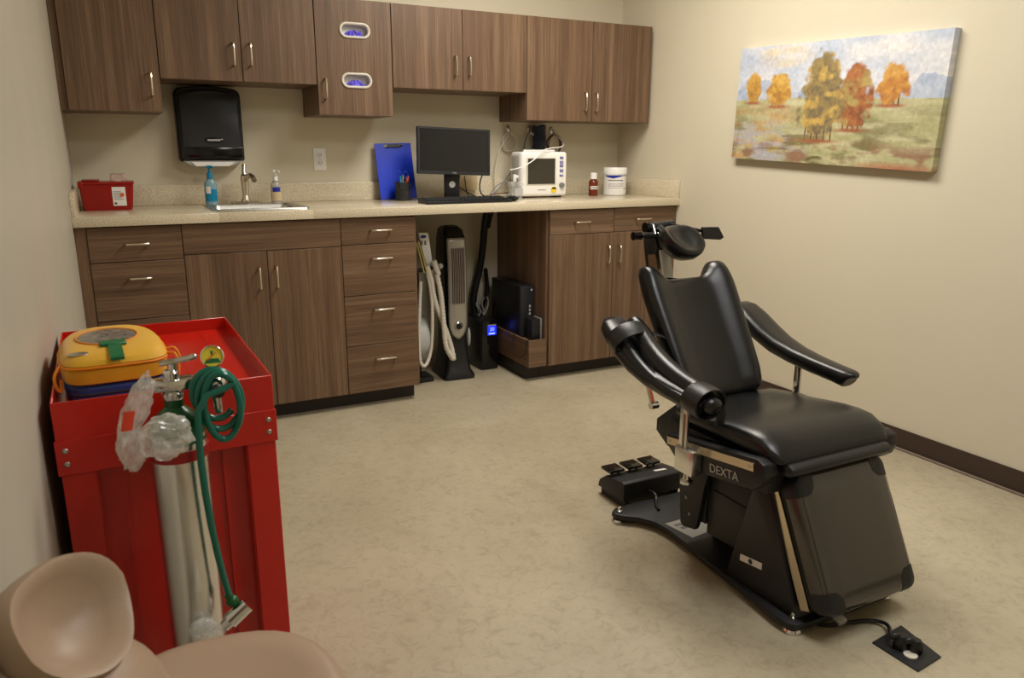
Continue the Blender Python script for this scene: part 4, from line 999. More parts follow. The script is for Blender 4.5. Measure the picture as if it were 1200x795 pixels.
# ------------------------------------------------------------------ first-aid cases on the tray
TZ = CH - .030
bm_ = Matrix.Translation((.125, -2.47, TZ)) @ Matrix.Rotation(math.radians(3.5), 4, 'Z')
def dshape(hw, yf, yb, z, k=1.0, n=28):
    P = []
    cy_ = (yf + yb) / 2; hy = (yb - yf) / 2
    for q in range(n):
        a = 2 * math.pi * q / n; c_, s_ = math.cos(a), math.sin(a)
        e = .38 if s_ < 0 else .62
        x = math.copysign(abs(c_) ** e, c_) * hw * (1 if s_ < 0 else 1 - .16 * s_); y = cy_ + math.copysign(abs(s_) ** e, s_) * hy
        P.append(bm_ @ V(x, y, z))
    return P
t = thing('blue_case', 'flat blue padded case under the yellow defibrillator bag', 'case', bm_ @ V(0, 0, 0))
MB().loft([dshape(.088, -.150, .13, .0008), dshape(.092, -.155, .135, .006), dshape(.092, -.155, .135, .026), dshape(.088, -.150, .13, .032)]).part('shell', 'blue', t)
MB().tube(dshape(.0925, -.1555, .1355, .016) + [dshape(.0925, -.1555, .1355, .016)[0]], .002, 6).part('zip', 'darkink', t)
t = thing('defibrillator_bag', 'yellow padded defibrillator bag with oval window on the red cart', 'bag', bm_ @ V(0, 0, .033))
MB().loft([dshape(.088, -.150, .13, .0335), dshape(.094, -.158, .138, .037), dshape(.096, -.160, .140, .062), dshape(.094, -.157, .138, .066)]).part('lower_half', 'yellow', t)
MB().loft([dshape(.0935, -.1545, .137, .0655), dshape(.0935, -.1545, .137, .0690)]).part('zip', 'darkink', t)
MB().loft([dshape(.094, -.157, .138, .0685), dshape(.096, -.160, .140, .073), dshape(.092, -.154, .136, .082), dshape(.082, -.128, .122, .090), dshape(.077, -.118, .113, .0915), dshape(.071, -.104, .104, .0945), dshape(.050, -.07, .08, .0958), dshape(.02, -.02, .03, .0962)]).part('lid', 'yellow', t)
MB().tube(dshape(.097, -.161, .141, .0690)[::1] + [dshape(.097, -.161, .141, .0690)[0]], .0026, 6).part('piping', 'orange', t)
MB().grid(lambda u, v: bm_ @ (V(-.006, -.012, 0) + V(.056 * (.05 + .95 * v) * math.cos(2 * math.pi * u), .074 * (.05 + .95 * v) * math.sin(2 * math.pi * u), .0990 - .0022 * v * v)), 28, 5).part('window', mat('grey_mottled_window', srgb(120, 112, 102), .25, var=.45, vscale=60), t)
MB().tube([bm_ @ V(-.006 + .057 * math.cos(a * math.pi / 14), -.012 + .075 * math.sin(a * math.pi / 14), .0970) for a in range(29)], .0016, 6).part('window_rim', 'orange', t)
MB().box(-.024, .024, -.104, -.068, .0945, .1005, .002, 1, bm_).part('green_tab', 'green', t)
MB().grid(lambda u, v: bm_ @ V(-.010 + .024 * u, -.09 - .0725 * min(v * 1.35, 1) - .0005, .0995 - .012 * (min(v * 1.35, 1)) ** 1.5 - .03 * max(0, v - .74)), 2, 10).part('green_strap', 'green', t)
MB().ell(bm_ @ V(-.062, -.118, .0895), (.020, .013, .0035), 16).part('silver_badge', 'steel', t)
MB().tube([bm_ @ V(-.0955, -.12, .070), bm_ @ V(-.108, -.13, .055), bm_ @ V(-.106, -.132, .03), bm_ @ V(-.098, -.13, .02), bm_ @ V(-.097, -.125, .045)], .003, 7, 2).part('side_loop', 'orange', t)
MB().tube([bm_ @ V(.094, -.12, .072), bm_ @ V(.108, -.13, .074), bm_ @ V(.112, -.14, .05), bm_ @ V(.106, -.145, .022)], .0028, 7, 2).tube([bm_ @ V(.096, -.09, .074), bm_ @ V(.112, -.095, .078), bm_ @ V(.120, -.10, .052)], .0028, 7, 2).part('side_loop', 'orange', t)

# ------------------------------------------------------------------ oxygen cylinder
ox, oy, orr = .221, -2.775, .050
t = thing('oxygen_cylinder', 'silver oxygen cylinder with green shoulder standing against the red cart', 'gas cylinder', (ox, oy, 0))
MB().lathe([(0, .001), (orr * .8, .001), (orr, .015), (orr, .764), (orr * .99, .768)], (ox, oy, 0), 36).part('body', 'alu', t)
MB().lathe([(orr * .992, .752), (orr + .0006, .756), (orr * .98, .774), (orr * .82, .796), (orr * .50, .811), (.017, .818), (.017, .838), (0, .838)], (ox, oy, 0), 32).part('shoulder', 'ggreen', t)
MB().lathe([(orr, .722), (orr + .002, .723), (orr + .002, .743), (orr, .744)], (ox, oy, 0), 36).part('red_band', 'redband', t)
vz = .832
MB().lathe([(.018, 0), (.020, .004), (.020, .012), (.014, .018), (.014, .05), (.010, .055), (0, .056)], (ox, oy, vz), 20).part('valve', 'chrome', t)
yk = MB().box(ox - .032, ox + .036, oy - .018, oy + .018, vz + .018, vz + .038, .004).part('yoke', 'chrome', t)
MB().cyl((ox - .032, oy, vz + .028), (ox - .048, oy, vz + .028), .007, n=12).box(ox - .054, ox - .048, oy - .018, oy + .018, vz + .022, vz + .034, .002).part('yoke_screw', 'chrome', yk)
MB().cyl((ox + .004, oy, vz + .054), (ox + .004, oy, vz + .066), .008, n=14).tube([(ox - .018, oy - .002, vz + .068), (ox + .004, oy, vz + .069), (ox + .038, oy - .004, vz + .074)], .0055, 10, 1).ell((ox + .040, oy - .004, vz + .075), (.008, .006, .006), 10).part('wrench_handle', 'chrome', t)
rg = MB().cyl((ox + .036, oy, vz + .028), (ox + .066, oy - .006, vz + .028), .013, n=18).ell((ox + .072, oy - .010, vz + .020), (.021, .019, .021), 20).cyl((ox + .072, oy - .010, vz + .0), (ox + .074, oy - .010, vz - .035), .009, .007, 14).part('regulator', 'chrome', t)
gc = V(ox + .070, oy - .022, vz + .076); gn = (CAM - gc).normalized(); gn = V(-.05, -.95, .30).normalized(); gx = gn.cross(V(0, 0, 1)).normalized() * -1; gy = gn.cross(gx).normalized()
if gy.z < 0: gy = -gy
gm = basis(gc, gx, gy, gn)
MB().cyl((ox + .070, oy - .008, vz + .036), tuple(gc - gn * .008 - gy * .018), .007, n=12).part('gauge_stem', 'chrome', rg)
MB().lathe([(0, -.016), (.020, -.016), (.0205, -.010), (.0205, .004), (.0185, .006), (.0175, .002), (0, .001)], n=28, mtx=gm).part('gauge', 'chrome', t)
MB().lathe([(0, .0022), (.0183, .0022), (.0183, .0028), (0, .0028)], n=28, mtx=gm).part('gauge_face', 'gaugeface', t)
MB().prism([(-.014, -.012), (.014, -.012), (.010, -.004), (-.010, -.004)], 'z', .0029, .0034, 0, 1, gm).prism([(-.003, .010), (.003, .010), (.001, .002), (-.001, .002)], 'z', .0029, .0034, 0, 1, gm).part('gauge_green_marks', 'green', t)
MB().prism([(-.010, -.006), (-.0085, -.0075), (.008, .0065), (.007, .0075)], 'z', .0036, .0042, 0, 1, gm).part('gauge_needle', 'redink', t)
MB().cyl((ox + .073, oy - .028, vz + .014), (ox + .074, oy - .042, vz + .012), .0115, .0105, 18).part('flow_knob', 'blackpl', t)
# green hose: coil hung on the regulator, long end down to a connector
cc = V(ox + .068, oy - .012, vz + .010)
H = []
for k in range(0, 56):
    a = 2 * math.pi * k / 20 + 2.3
    turn = k / 20
    H.append(cc + V(math.sin(a) * (.036 + .005 * math.sin(turn * 2.1)) + .004 * turn + .34 * .0 , -.016 - .010 * (k % 20) / 20 - .006 * turn, math.cos(a) * (.048 + .008 * turn) - .011 * turn - .18 * math.sin(a) * .04))
H += [V(ox + .036, oy - .058, vz + .010), V(ox + .030, oy - .062, vz - .08), V(ox + .034, oy - .062, vz - .20), V(ox + .047, oy - .058, vz - .33), V(ox + .058, oy - .054, vz - .398)]
hs = MB().tube(H, .0064, 10, 1).part('hose', 'hose', t)
he = V(*H[-1]); dn = V(.022, -.004, -.03).normalized()
MB().ell(he + dn * .006, (.0125, .0125, .012), 16).cyl(he - V(.004, 0, -.012), he + V(.001, 0, .0), .0075, .0085, 14).part('hose_ferrule', 'ggreen', hs)
cn_ = V(-.82, -.1, -.55).normalized()
p0_ = he + V(.030, -.004, -.018)
MB().cyl(p0_, p0_ + cn_ * .042, .0155, .0165, 22).cyl(p0_ + cn_ * .042, p0_ + cn_ * .056, .012, .011, 18).part('hose_connector', 'chrome', hs)
MB().cyl(p0_ + cn_ * .056, p0_ + cn_ * .085, .010, .013, 16).ell(V(ox + .005, oy - .058, he.z - .045), (.026, .014, .022), 16).part('clear_mask_fitting', 'clear', hs)

# crumpled clear plastic bag over the valve
def crumple(c, r, seed, n=40, amp=.35):
    t_ = bmesh.new(); bmesh.ops.create_icosphere(t_, subdivisions=4, radius=1.0)
    for v in t_.verts:
        d = v.co.normalized()
        s_ = .5 * math.sin(d.x * 7 + seed + 2.2 * math.sin(d.y * 5)) + .5 * math.sin(d.z * 8 + 1.7 * seed + 2 * math.sin(d.x * 6)) + .35 * math.sin((d.y + d.z) * 15 + seed * 3) + .25 * math.sin((d.x - d.z) * 27 + seed * 5) + .2 * abs(math.sin((d.x + d.y) * 38))
        k_ = 1 + amp * .35 * s_
        v.co = V(d.x * r[0] * k_, d.y * r[1] * k_, d.z * r[2] * k_)
    bmesh.ops.translate(t_, verts=t_.verts[:], vec=Vector(c)); return t_
t = thing('plastic_bag', 'crumpled clear plastic bag hanging over the oxygen cylinder valve', 'plastic bag', (ox - .05, oy - .05, .70))
m_ = MB(); m_._merge(crumple((0, 0, 0), (.020, .017, .062), 1.3)); m_.xf(Matrix.Translation((ox - .062, oy - .048, .836)) @ Matrix.Rotation(.42, 4, 'Y')); m_.part('upper_bag', 'film', t, 20)
m_ = MB(); m_._merge(crumple((ox - .078, oy - .046, .770), (.021, .020, .046), 4.1)); m_.part('side_bag', 'film', t, 20)
m_ = MB(); m_._merge(crumple((ox - .022, oy - .078, .788), (.042, .020, .040), 2.6)); m_.part('lower_bag', 'film', t, 20)
MB().grid(lambda u, v: V(ox - .090 + .018 * u + .008 * v, oy - .068 - .002 * math.sin(u * 3), .806 + .034 * v), 3, 4).part('red_print', 'redink', t)

# ------------------------------------------------------------------ beige stool near the camera
sc = V(.222, -3.345, 0); SZ = .600
t = thing('stool', 'beige vinyl clinic stool with a low curved backrest beside the red cart', 'stool', sc)
def srect(c, hx, hy, z, rot=0.0, e=.62, n=36):
    P = []
    for q in range(n):
        a = 2 * math.pi * q / n; c_, s_ = math.cos(a), math.sin(a)
        x = math.copysign(abs(c_) ** e, c_) * hx; y = math.copysign(abs(s_) ** e, s_) * hy
        P.append(V(c.x + x * math.cos(rot) - y * math.sin(rot), c.y + x * math.sin(rot) + y * math.cos(rot), z))
    return P
st = MB(); R_ = []
for k_, dz in ((.80, -.075), (.95, -.066), (1.0, -.040), (.985, -.016), (.93, -.003), (.84, .001), (.66, -.003), (.44, -.010), (.2, -.014), (.02, -.015)):
    R_.append([p + V(0, 0, -.010 * math.sin((p.x - sc.x) * 6)) for p in srect(sc, .155 * k_, .165 * k_, SZ + dz, 0, .80)])
st.loft(R_).part('seat', 'beige', t, 60)
# backrest: a dished pad rising from the back of the seat
bo = V(.060, -3.345, .762)
bn = V(.76, -.44, .48).normalized()            # the way its dished face looks
bu = V(-bn.y, bn.x, 0).normalized(); bv = bn.cross(bu).normalized()
if bv.z < 0: bv = -bv
def ring(k_, off, cup):
    P = []
    for q in range(40):
        a = 2 * math.pi * q / 40; c_, s_ = math.cos(a), math.sin(a)
        x = math.copysign(abs(c_) ** .82, c_) * .086 * k_; y = math.copysign(abs(s_) ** .82, s_) * (.068 if s_ > 0 else .070) * k_
        if s_ < 0: x *= 1 - .30 * abs(s_)
        P.append(bo + bu * x + bv * (y + .12 * max(0, -x) * 0) + bn * (off + cup * .022 * (x / .086) ** 2 + .03 * max(0, -y / .07) ** 2))
    return P
MB().loft([ring(.02, -.034, 1), ring(.6, -.034, 1), ring(.88, -.030, 1), ring(.98, -.016, 1), ring(1.0, .0, 1), ring(.96, .011, 1), ring(.86, .012, 1), ring(.70, .003, 1), ring(.4, -.006, 1), ring(.02, -.009, 1)]).part('backrest', 'beige', t, 60)
nk = bo - bv * .085 + bn * .02
MB().tube([bo - bv * .056 - bn * .016, nk + bv * .018 - bn * .012, nk + V(.03, .004, -.035), V(.150, -3.335, SZ - .03), V(.19, -3.34, SZ - .035)], [.050, .050, .050, .05, .04], 16, 2, squash=(1.25, .42)).part('backrest_stem', 'beige', t, 60)
MB().tube([bo - bv * .05 - bn * .030, bo - bv * .10 - bn * .030, V(.075, -3.36, SZ - .03), V(.12, -3.35, SZ - .085), V(.19, -3.345, SZ - .090)], [.028, .030, .030, .026, .02], 12, 2, squash=(1.2, .6)).part('backrest_bracket', 'blackpl', t)
MB().lathe([(.10, 0), (.10, .012), (.04, .02), (0, .02)], (sc.x, sc.y, SZ - .094), 24).part('seat_plate', 'blackpl', t)
MB().cyl((sc.x, sc.y, .12), (sc.x, sc.y, .36), .026).cyl((sc.x, sc.y, .36), (sc.x, sc.y, SZ - .09), .016).part('gas_column', 'chrome', t)
for k_ in range(5):
    a = 2 * math.pi * k_ / 5 + .3; e_ = V(sc.x + .195 * math.cos(a), sc.y + .195 * math.sin(a), .075)
    lg = MB().tube([(sc.x, sc.y, .125), tuple(e_)], [.022, .014], 10).part('leg', 'chrome', t)
    d_ = V(-math.sin(a), math.cos(a), 0)
    MB().cyl(e_ - d_ * .018 - V(0, 0, .048), e_ + d_ * .018 - V(0, 0, .048), .026, n=16).cyl(e_, e_ - V(0, 0, .03), .008, n=10).part('caster', 'blackpl', lg)
# ------------------------------------------------------------------ black procedure chair
XC = 1.865
t = thing('procedure_chair', 'black padded oral surgery chair with armrests and headrest', 'chair', (XC, -2.6, 0))
CHAIR = t
def mir(pts): return [(2 * XC - x, y) for x, y in pts]
# base plate
half = [(1.70, -2.185), (1.632, -2.188), (1.606, -2.205), (1.606, -2.232), (1.630, -2.258), (1.665, -2.285), (1.694, -2.335), (1.702, -2.40), (1.694, -2.50), (1.680, -2.62), (1.664, -2.80), (1.652, -2.925), (1.654, -2.965), (1.672, -2.985), (1.72, -2.99)]
out = half + mir(half)[::-1]
MB().prism(out, 'z', .016, .036, .004).part('base_plate', 'blackmatte', t)
for fx_, fy_ in ((1.628, -2.222), (1.682, -2.958), (2 * XC - 1.628, -2.222), (2 * XC - 1.682, -2.958)):
    f_ = MB().lathe([(0, 0.0005), (.025, .0005), (.026, .006), (.022, .012), (.008, .014), (.008, .020), (0, .020)], (fx_, fy_, 0), 22).part('levelling_foot', 'chrome', t)
    MB().lathe([(.010, .034), (.010, .043), (.006, .045), (.006, .056), (0, .058)], (fx_, fy_, 0), 14).part('bolt', 'chrome', f_)
lb = MB().prism([(1.715, -2.365), (1.80, -2.365), (1.87, -2.47), (1.735, -2.485)], 'z', .0362, .0372).part('data_label', 'lgrey', t)
MB().box(1.735, 1.775, -2.40, -2.385, .0373, .0377).box(1.742, 1.79, -2.425, -2.41, .0373, .0377).part('label_print', 'ink', lb)
# lift column
for s_ in (0, 1):
    xa = 1.683 if s_ == 0 else 2 * XC - 1.683 - .016
    br = MB().prism([(-2.452, .335), (-2.462, .243), (-2.478, .105), (-2.490, .095), (-2.548, .108), (-2.556, .125), (-2.578, .262), (-2.60, .345)], 'x', xa, xa + .016, .002).part('column_bracket', 'blackmatte', t)
    for q in range(3):
        xx = xa - .0015 if s_ == 0 else xa + .0175
        MB().cyl((xx, -2.50 - .02 * (q == 2), .25 - q * .05), (xa + .008, -2.50 - .02 * (q == 2), .25 - q * .05), .006, n=12).part('screw', 'grey', br)
MB().box(1.80, 2 * XC - 1.80, -2.60, -2.50, .036, .14, .004).box(1.700, 2 * XC - 1.700, -2.575, -2.45, .135, .36, .004).part('lift_column', 'blackmatte', t)
MB().prism([(-2.575, .105), (-2.86, .125), (-2.86, .33), (-2.575, .35)], 'x', 1.706, 2 * XC - 1.706, .006).part('lift_arm', 'blackmatte', t)
MB().prism([(-2.60, .11), (-2.79, .125), (-2.79, .245), (-2.74, .262), (-2.60, .262)], 'x', 1.702, 1.706, .001).part('arm_cover', 'blackpl', t)
fr = MB().prism([(-2.695, .0365), (-2.775, .345), (-2.790, .362), (-2.835, .366), (-2.968, .0365)], 'x', 1.682, 2 * XC - 1.682, .006).part('front_fairing', 'blackpl', t)
stk = MB().prism([(-2.752, .128), (-2.835, .140), (-2.835, .120), (-2.752, .108)], 'x', 1.6795, 1.6815).part('white_sticker', 'paper', fr)
MB().cyl((1.6790, -2.793, .124), (1.6796, -2.793, .124), .008, n=16).part('sticker_mark', 'darkink', fr)
# seat chassis
MB().box(1.650, 2 * XC - 1.650, -2.86, -2.43, .365, .452, .008).part('seat_chassis', 'blackmatte', t)
MB().prism([(-2.36, .385), (-2.36, .425), (-2.45, .50), (-2.52, .46), (-2.52, .35), (-2.42, .35)], 'x', 1.66, 2 * XC - 1.66, .004).part('rear_chassis', 'blackmatte', t)
plate = [(-2.485, .425), (-2.86, .480), (-2.884, .470), (-2.890, .442), (-2.880, .410), (-2.852, .388), (-2.62, .352), (-2.53, .362), (-2.485, .395)]
for s_ in (0, 1):
    xa, xb = (1.602, 1.650) if s_ == 0 else (2 * XC - 1.650, 2 * XC - 1.602)
    sp = MB().prism(plate, 'x', xa, xb, .004).part('side_plate', 'blackpl', t)
    xo = (1.5985, 1.6022) if s_ == 0 else (2 * XC - 1.6022, 2 * XC - 1.5985)
    MB().prism([(-2.492, .420), (-2.850, .466), (-2.853, .442), (-2.495, .395)], 'x', xo[0], xo[1], .0008, 1).part('rail', 'rail', sp)
    for yy, zz in ((-2.505, .409), (-2.836, .452)):
        MB().cyl((xo[0] - .001 if s_ == 0 else xo[1] + .001, yy, zz), ((xo[0] + xo[1]) / 2, yy, zz), .005, n=12).part('rail_screw', 'steel', sp)
    if s_ == 0:
        dv = V(0, -1, .128).normalized(); dup_ = V(0, .128, 1).normalized()
        MB().text('DEXTA', .036, basis((1.6005, -2.742, .396), dv, dup_, V(-1, 0, 0)), .0012).part('maker_name', 'lgrey', sp)
# seat cushion
def interp(x, xs, ys):
    if x <= xs[0]: return ys[0]
    for a, b, c_, d_ in zip(xs[:-1], xs[1:], ys[:-1], ys[1:]):
        if x <= b:
            f = (x - a) / (b - a); f = f * f * (3 - 2 * f) * .5 + f * .5; return c_ + (d_ - c_) * f
    return ys[-1]
sb = MB(); RR = []
ys_ = [-2.445, -2.452, -2.47, -2.51, -2.56, -2.62, -2.68, -2.74, -2.79, -2.83, -2.86, -2.88, -2.893, -2.899]
for y in ys_:
    zt_ = interp(-y, [2.445, 2.47, 2.52, 2.62, 2.70, 2.77, 2.83, 2.875, 2.899], [.490, .506, .512, .520, .532, .540, .535, .512, .478])
    zb_ = interp(-y, [2.445, 2.47, 2.82, 2.87, 2.899], [.478, .462, .455, .448, .462])
    hw = interp(-y, [2.445, 2.47, 2.55, 2.80, 2.87, 2.899], [.19, .212, .225, .232, .228, .205])
    R = []
    for q in range(44):
        a = 2 * math.pi * q / 44; c_, s_ = math.cos(a), math.sin(a)
        x = math.copysign(abs(c_) ** .35, c_) * hw
        mz, hz = (zt_ + zb_) / 2, (zt_ - zb_) / 2
        z = mz + math.copysign(abs(s_) ** .55, s_) * hz
        if s_ > 0:
            z -= .014 * max(0, 1 - (x / .15) ** 2) * max(0, 1 - ((y + 2.58) / .10) ** 2)
        R.append(V(XC - .004 + x, y, z))
    RR.append(R)
sb.loft(RR).part('seat', 'leather', t, 60)
# backrest
BX = 1.848; Bo = V(BX, -2.470, .503); bu_ = V(0, .524, .852); bnn = V(0, -.852, .524)
rings = []
NVV = 26
for k_ in range(NVV + 1):
    f = k_ / NVV
    v_ = .5 - .5 * math.cos(math.pi * f)
    th = (max(0.0, 1 - abs(2 * v_ - 1) ** 14)) ** .5
    hw = interp(v_, [0, .06, .2, .5, .85, 1], [.140, .160, .170, .176, .182, .176])
    R = []
    for q in range(56):
        a = 2 * math.pi * q / 56; c_, s_ = math.cos(a), math.sin(a)
        s2 = math.copysign(abs(c_) ** .42, c_)
        horn = max(0, min(1, (abs(s2) - .42) / .32)); horn = horn * horn * (3 - 2 * horn); drop = max(0, (abs(s2) - .88) / .12)
        L_ = .425 + (.052 * horn - .030 * drop ** 2) * max(0, (v_ - .72) / .28)
        n_ = math.copysign(abs(s_) ** .6, s_)
        bol = max(0, (abs(s2) - .34) / .60); bol = min(1, bol); bol = bol * bol * (3 - 2 * bol)
        off = (.006 + .030 * bol) * n_ if n_ > 0 else .062 * n_
        off = -.026 + (off + .026) * th
        R.append(Bo + V(s2 * hw, 0, 0) + bu_ * (v_ * L_) + bnn * off)
    rings.append(R)
MB().loft(rings).part('backrest', 'leather', t, 70)
MB().box(-.12, .12, -.005, .005, .02, .36, .003, 1, basis(Bo - bnn * .068, (1, 0, 0), tuple(-bnn), tuple(bu_))).part('back_panel', 'blackmatte', t)
for sx in (-1,):
    e0 = V(XC + sx * .255, -2.335, .620); e1 = V(XC + sx * .255, -2.405, .487)
    bs = MB().tube([e0, e1], .011, 8, squash=(.45, 1.2)).part('back_strut', 'rail', t)
    MB().cyl(e1 + V(-.012 * sx * -1, 0, .004), e1 + V(.014 * sx * -1, 0, .004), .012, n=14).part('strut_knob', 'chrome', bs)
# seat-front roll and leg rest
MB().loft([[V(x, -2.874 - .022 + .030 * math.cos(a) * k2, .449 + .019 * math.sin(a) * k2) for a in [2 * math.pi * q / 18 for q in range(18)]] for x, k2 in ((1.664, .5), (1.670, .9), (1.68, 1), (2.045, 1), (2.055, .9), (2.061, .5))]).part('leg_hinge_roll', 'leather2', t)
lt = V(0, -2.900, .432); ld_ = V(0, -.165, -.342).normalized(); ln_ = V(0, -.90, .436).normalized()
LC = XC + .008
lm = basis(V(LC, lt.y, lt.z), (1, 0, 0), tuple(ld_), tuple(ln_))       # local: x across, y down the pad, z out of its face
LW, LL = .176, .378
def rr3(hw, y0_, y1_, z, r, n=6):
    return [lm @ p for p in rrect(-hw, hw, y0_, y1_, r, z, n)]
def rrl(hw, y0_, y1_, z, r, n=6): return rr3(hw, y0_, y1_, z, r, n)
pad = MB().loft([rrl(LW - .010, .010, LL - .010, -.058, .03), rrl(LW, 0, LL, -.050, .034), rrl(LW, 0, LL, -.012, .034), rrl(LW - .006, .006, LL - .006, -.003, .034), rrl(LW - .02, .02, LL - .02, .001, .03), rrl(LW - .08, .08, LL - .08, .003, .03)]).part('leg_pad', 'cover', t, 50)
for sx, yy in ((-1, 0), (1, 0), (-1, 1), (1, 1)):
    # shell hugging the rounded corner of the pad, following its edge profile
    def cap_ring(z, e):
        R = .034 - e; cxr, cyr = LW + .0012 - .034, .034 - .0012
        P = [(cxr + R * math.cos(math.radians(15 * q)), cyr - R * math.sin(math.radians(15 * q))) for q in range(7)]
        P += [(cxr - .030, cyr - R), (cxr - .027, cyr + .010), (cxr - .010, cyr + .027), (cxr + R, cyr + .030)]
        return [lm @ V(sx * x, y if yy == 0 else LL - y, z) for x, y in P]
    MB().loft([cap_ring(-.050, 0), cap_ring(-.012, 0), cap_ring(-.0025, .006), cap_ring(.0022, .020)]).part('corner_cap', 'blackpl', pad)
lf = MB().loft([rrl(LW - .012, .012, LL - .012, -.100, .03), rrl(LW - .004, .004, LL - .004, -.094, .034), rrl(LW - .004, .004, LL - .004, -.066, .034), rrl(LW - .012, .012, LL - .012, -.0585, .03)]).part('leg_frame', 'leather2', t, 50)
for sx in (-1, 1):
    xa, xb = (-LW + .0005, -LW + .006) if sx < 0 else (LW - .006, LW - .0005)
    sr = MB().box(xa - (.004 if sx < 0 else 0), xb + (.004 if sx > 0 else 0), .012, LL - .016, -.096, -.066, .001, 1, lm).part('leg_rail', 'rail', lf)
    MB().cyl(lm @ V(sx * (LW + .0045), .03, -.081), lm @ V(sx * (LW - .002), .03, -.081), .006, n=12).part('rail_screw', 'steel', lf)
MB().cyl((LC - .10, -3.045, .0495), (LC - .10, -3.015, .0605), .014, n=14).part('leg_stop', 'clear', lf)
# armrests
def arm_pad(path, m, name='armrest'):
    """path: (point, half width, thickness); rings square to the path, width along x"""
    rings = []
    for i, (p, hw, th) in enumerate(path):
        a = Vector(path[max(0, i - 1)][0]); b = Vector(path[min(len(path) - 1, i + 1)][0]); d = (b - a).normalized()
        xx = V(1, 0, 0) - d * d.x; xx.normalize(); nn_ = xx.cross(d).normalized()
        if nn_.z < 0: nn_ = -nn_
        R = []
        for q in range(24):
            an = 2 * math.pi * q / 24; c_, s_ = math.cos(an), math.sin(an)
            R.append(Vector(p) + xx * (math.copysign(abs(c_) ** .7, c_) * hw) + nn_ * (math.copysign(abs(s_) ** .75, s_) * th - th))
        rings.append(R)
    return MB().loft(rings).part(name, m, t, 60)
def arm_path(xc, s_):
    o_ = .012 * s_
    raw = [((xc, -2.200, .738), .020, .010), ((xc, -2.207, .744), .040, .021), ((xc, -2.232, .740), .054, .028), ((xc, -2.28, .716), .062, .030), ((xc + o_ * .3, -2.34, .680), .062, .030), ((xc + o_ * .6, -2.40, .652), .056, .030), ((xc + o_, -2.47, .631), .047, .029), ((xc + o_, -2.55, .618), .040, .028), ((xc + o_, -2.63, .609), .036, .027), ((xc + o_, -2.675, .605), .036, .028), ((xc + o_, -2.692, .602), .031, .025), ((xc + o_, -2.703, .595), .020, .016), ((xc + o_, -2.707, .588), .008, .006)]
    return raw
AR = XC + .285; AL = XC - .285
ap = arm_pad(arm_path(AR, 1), 'leather')
MB().tube([(AR + .008, -2.34, .625), (AR + .01, -2.42, .592), (AR + .012, -2.50, .573), (AR + .012, -2.58, .566)], .016, 8, 1, squash=(1.6, .5)).part('arm_bracket', 'blackmatte', ap)
ap2 = MB().box(AR - .004, AR + .004, -2.497, -2.470, .40, .585, .002).box(AR - .006, AR - .004, -2.490, -2.478, .49, .51).part('arm_post', 'chrome', t)
MB().box(AR - .040, AR - .004, -2.50, -2.466, .40, .432, .003).part('post_clamp', 'alu', ap2)
ap = arm_pad(arm_path(AL, -1), 'leather')
oy_ = [(-2.285, .722), (-2.33, .692), (-2.42, .637), (-2.53, .606), (-2.63, .596), (-2.69, .588)]
MB().tube([(AL - .036, y, z - .014) for y, z in oy_], [.018, .023, .023, .021, .020, .016], 14, 2).part('outer_roll', 'leather', ap)
MB().tube([(AL + .026 - .006 * k_, y, z + .018 - .002 * k_) for k_, (y, z) in enumerate(oy_)], [.024, .033, .036, .035, .032, .022], 14, 2).part('inner_roll', 'leather', ap)
def cuff_band(c, d, r1, r2, wd, name):
    d = Vector(d).normalized(); xx = (V(1, 0, 0) - d * d.x).normalized(); nn_ = xx.cross(d).normalized()
    def rg(k_, off): return [Vector(c) + d * off + xx * (r1 * k_ * math.cos(2 * math.pi * q / 28)) + nn_ * (r2 * k_ * math.sin(2 * math.pi * q / 28)) for q in range(28)]
    b_ = MB().loft([rg(.90, -wd), rg(.99, -wd), rg(1.03, -wd * .5), rg(1.04, 0), rg(1.03, wd * .5), rg(.99, wd), rg(.90, wd), rg(.88, 0), rg(.90, -wd)], caps=False).part(name, 'leather2', ap, 50)
    MB().tube([p * 1.0 for p in rg(1.022, wd * .80)] + [rg(1.022, wd * .80)[0]], .0014, 6).part('stitch_line', 'darkink', b_) if False else None
    return b_
cuff_band((AL - .004, -2.318, .692), (0, -1, -.62), .074, .054, .027, 'wrist_cuff')
cuff_band((AL - .008, -2.672, .592), (0, -1, -.12), .056, .046, .032, 'wrist_cuff')
MB().tube([(AL + .04, -2.325, .715), (AL + .085, -2.345, .702), (AL + .115, -2.365, .688)], .012, 8, 1, squash=(1.4, .35)).part('strap_end', 'leather2', ap)
MB().ell((AL - .006, -2.706, .588), (.032, .022, .024), 18).part('hand_grip', 'leather', ap)
MB().tube([(AL + .040, -2.69, .585), (AL + .044, -2.695, .55), (AL + .040, -2.69, .515)], .014, 8, 1, squash=(.4, 1.4)).part('strap_end', 'leather2', ap)
ap2 = MB().box(AL - .012, AL - .004, -2.615, -2.583, .352, .590, .002).part('arm_post', 'alu', t)
MB().box(AL - .014, AL - .0115, -2.607, -2.600, .38, .53).part('post_slot', 'grey', ap2)
cl_ = MB().box(AL - .018, AL + .020, -2.652, -2.575, .352, .428, .003).part('post_clamp', 'alu', ap2)
MB().lathe([(0, -.034), (.018, -.034), (.019, -.026), (.010, -.020), (.008, 0), (0, 0)], (AL - .002, -2.615, .352), 18).part('clamp_knob', 'chrome', ap2)
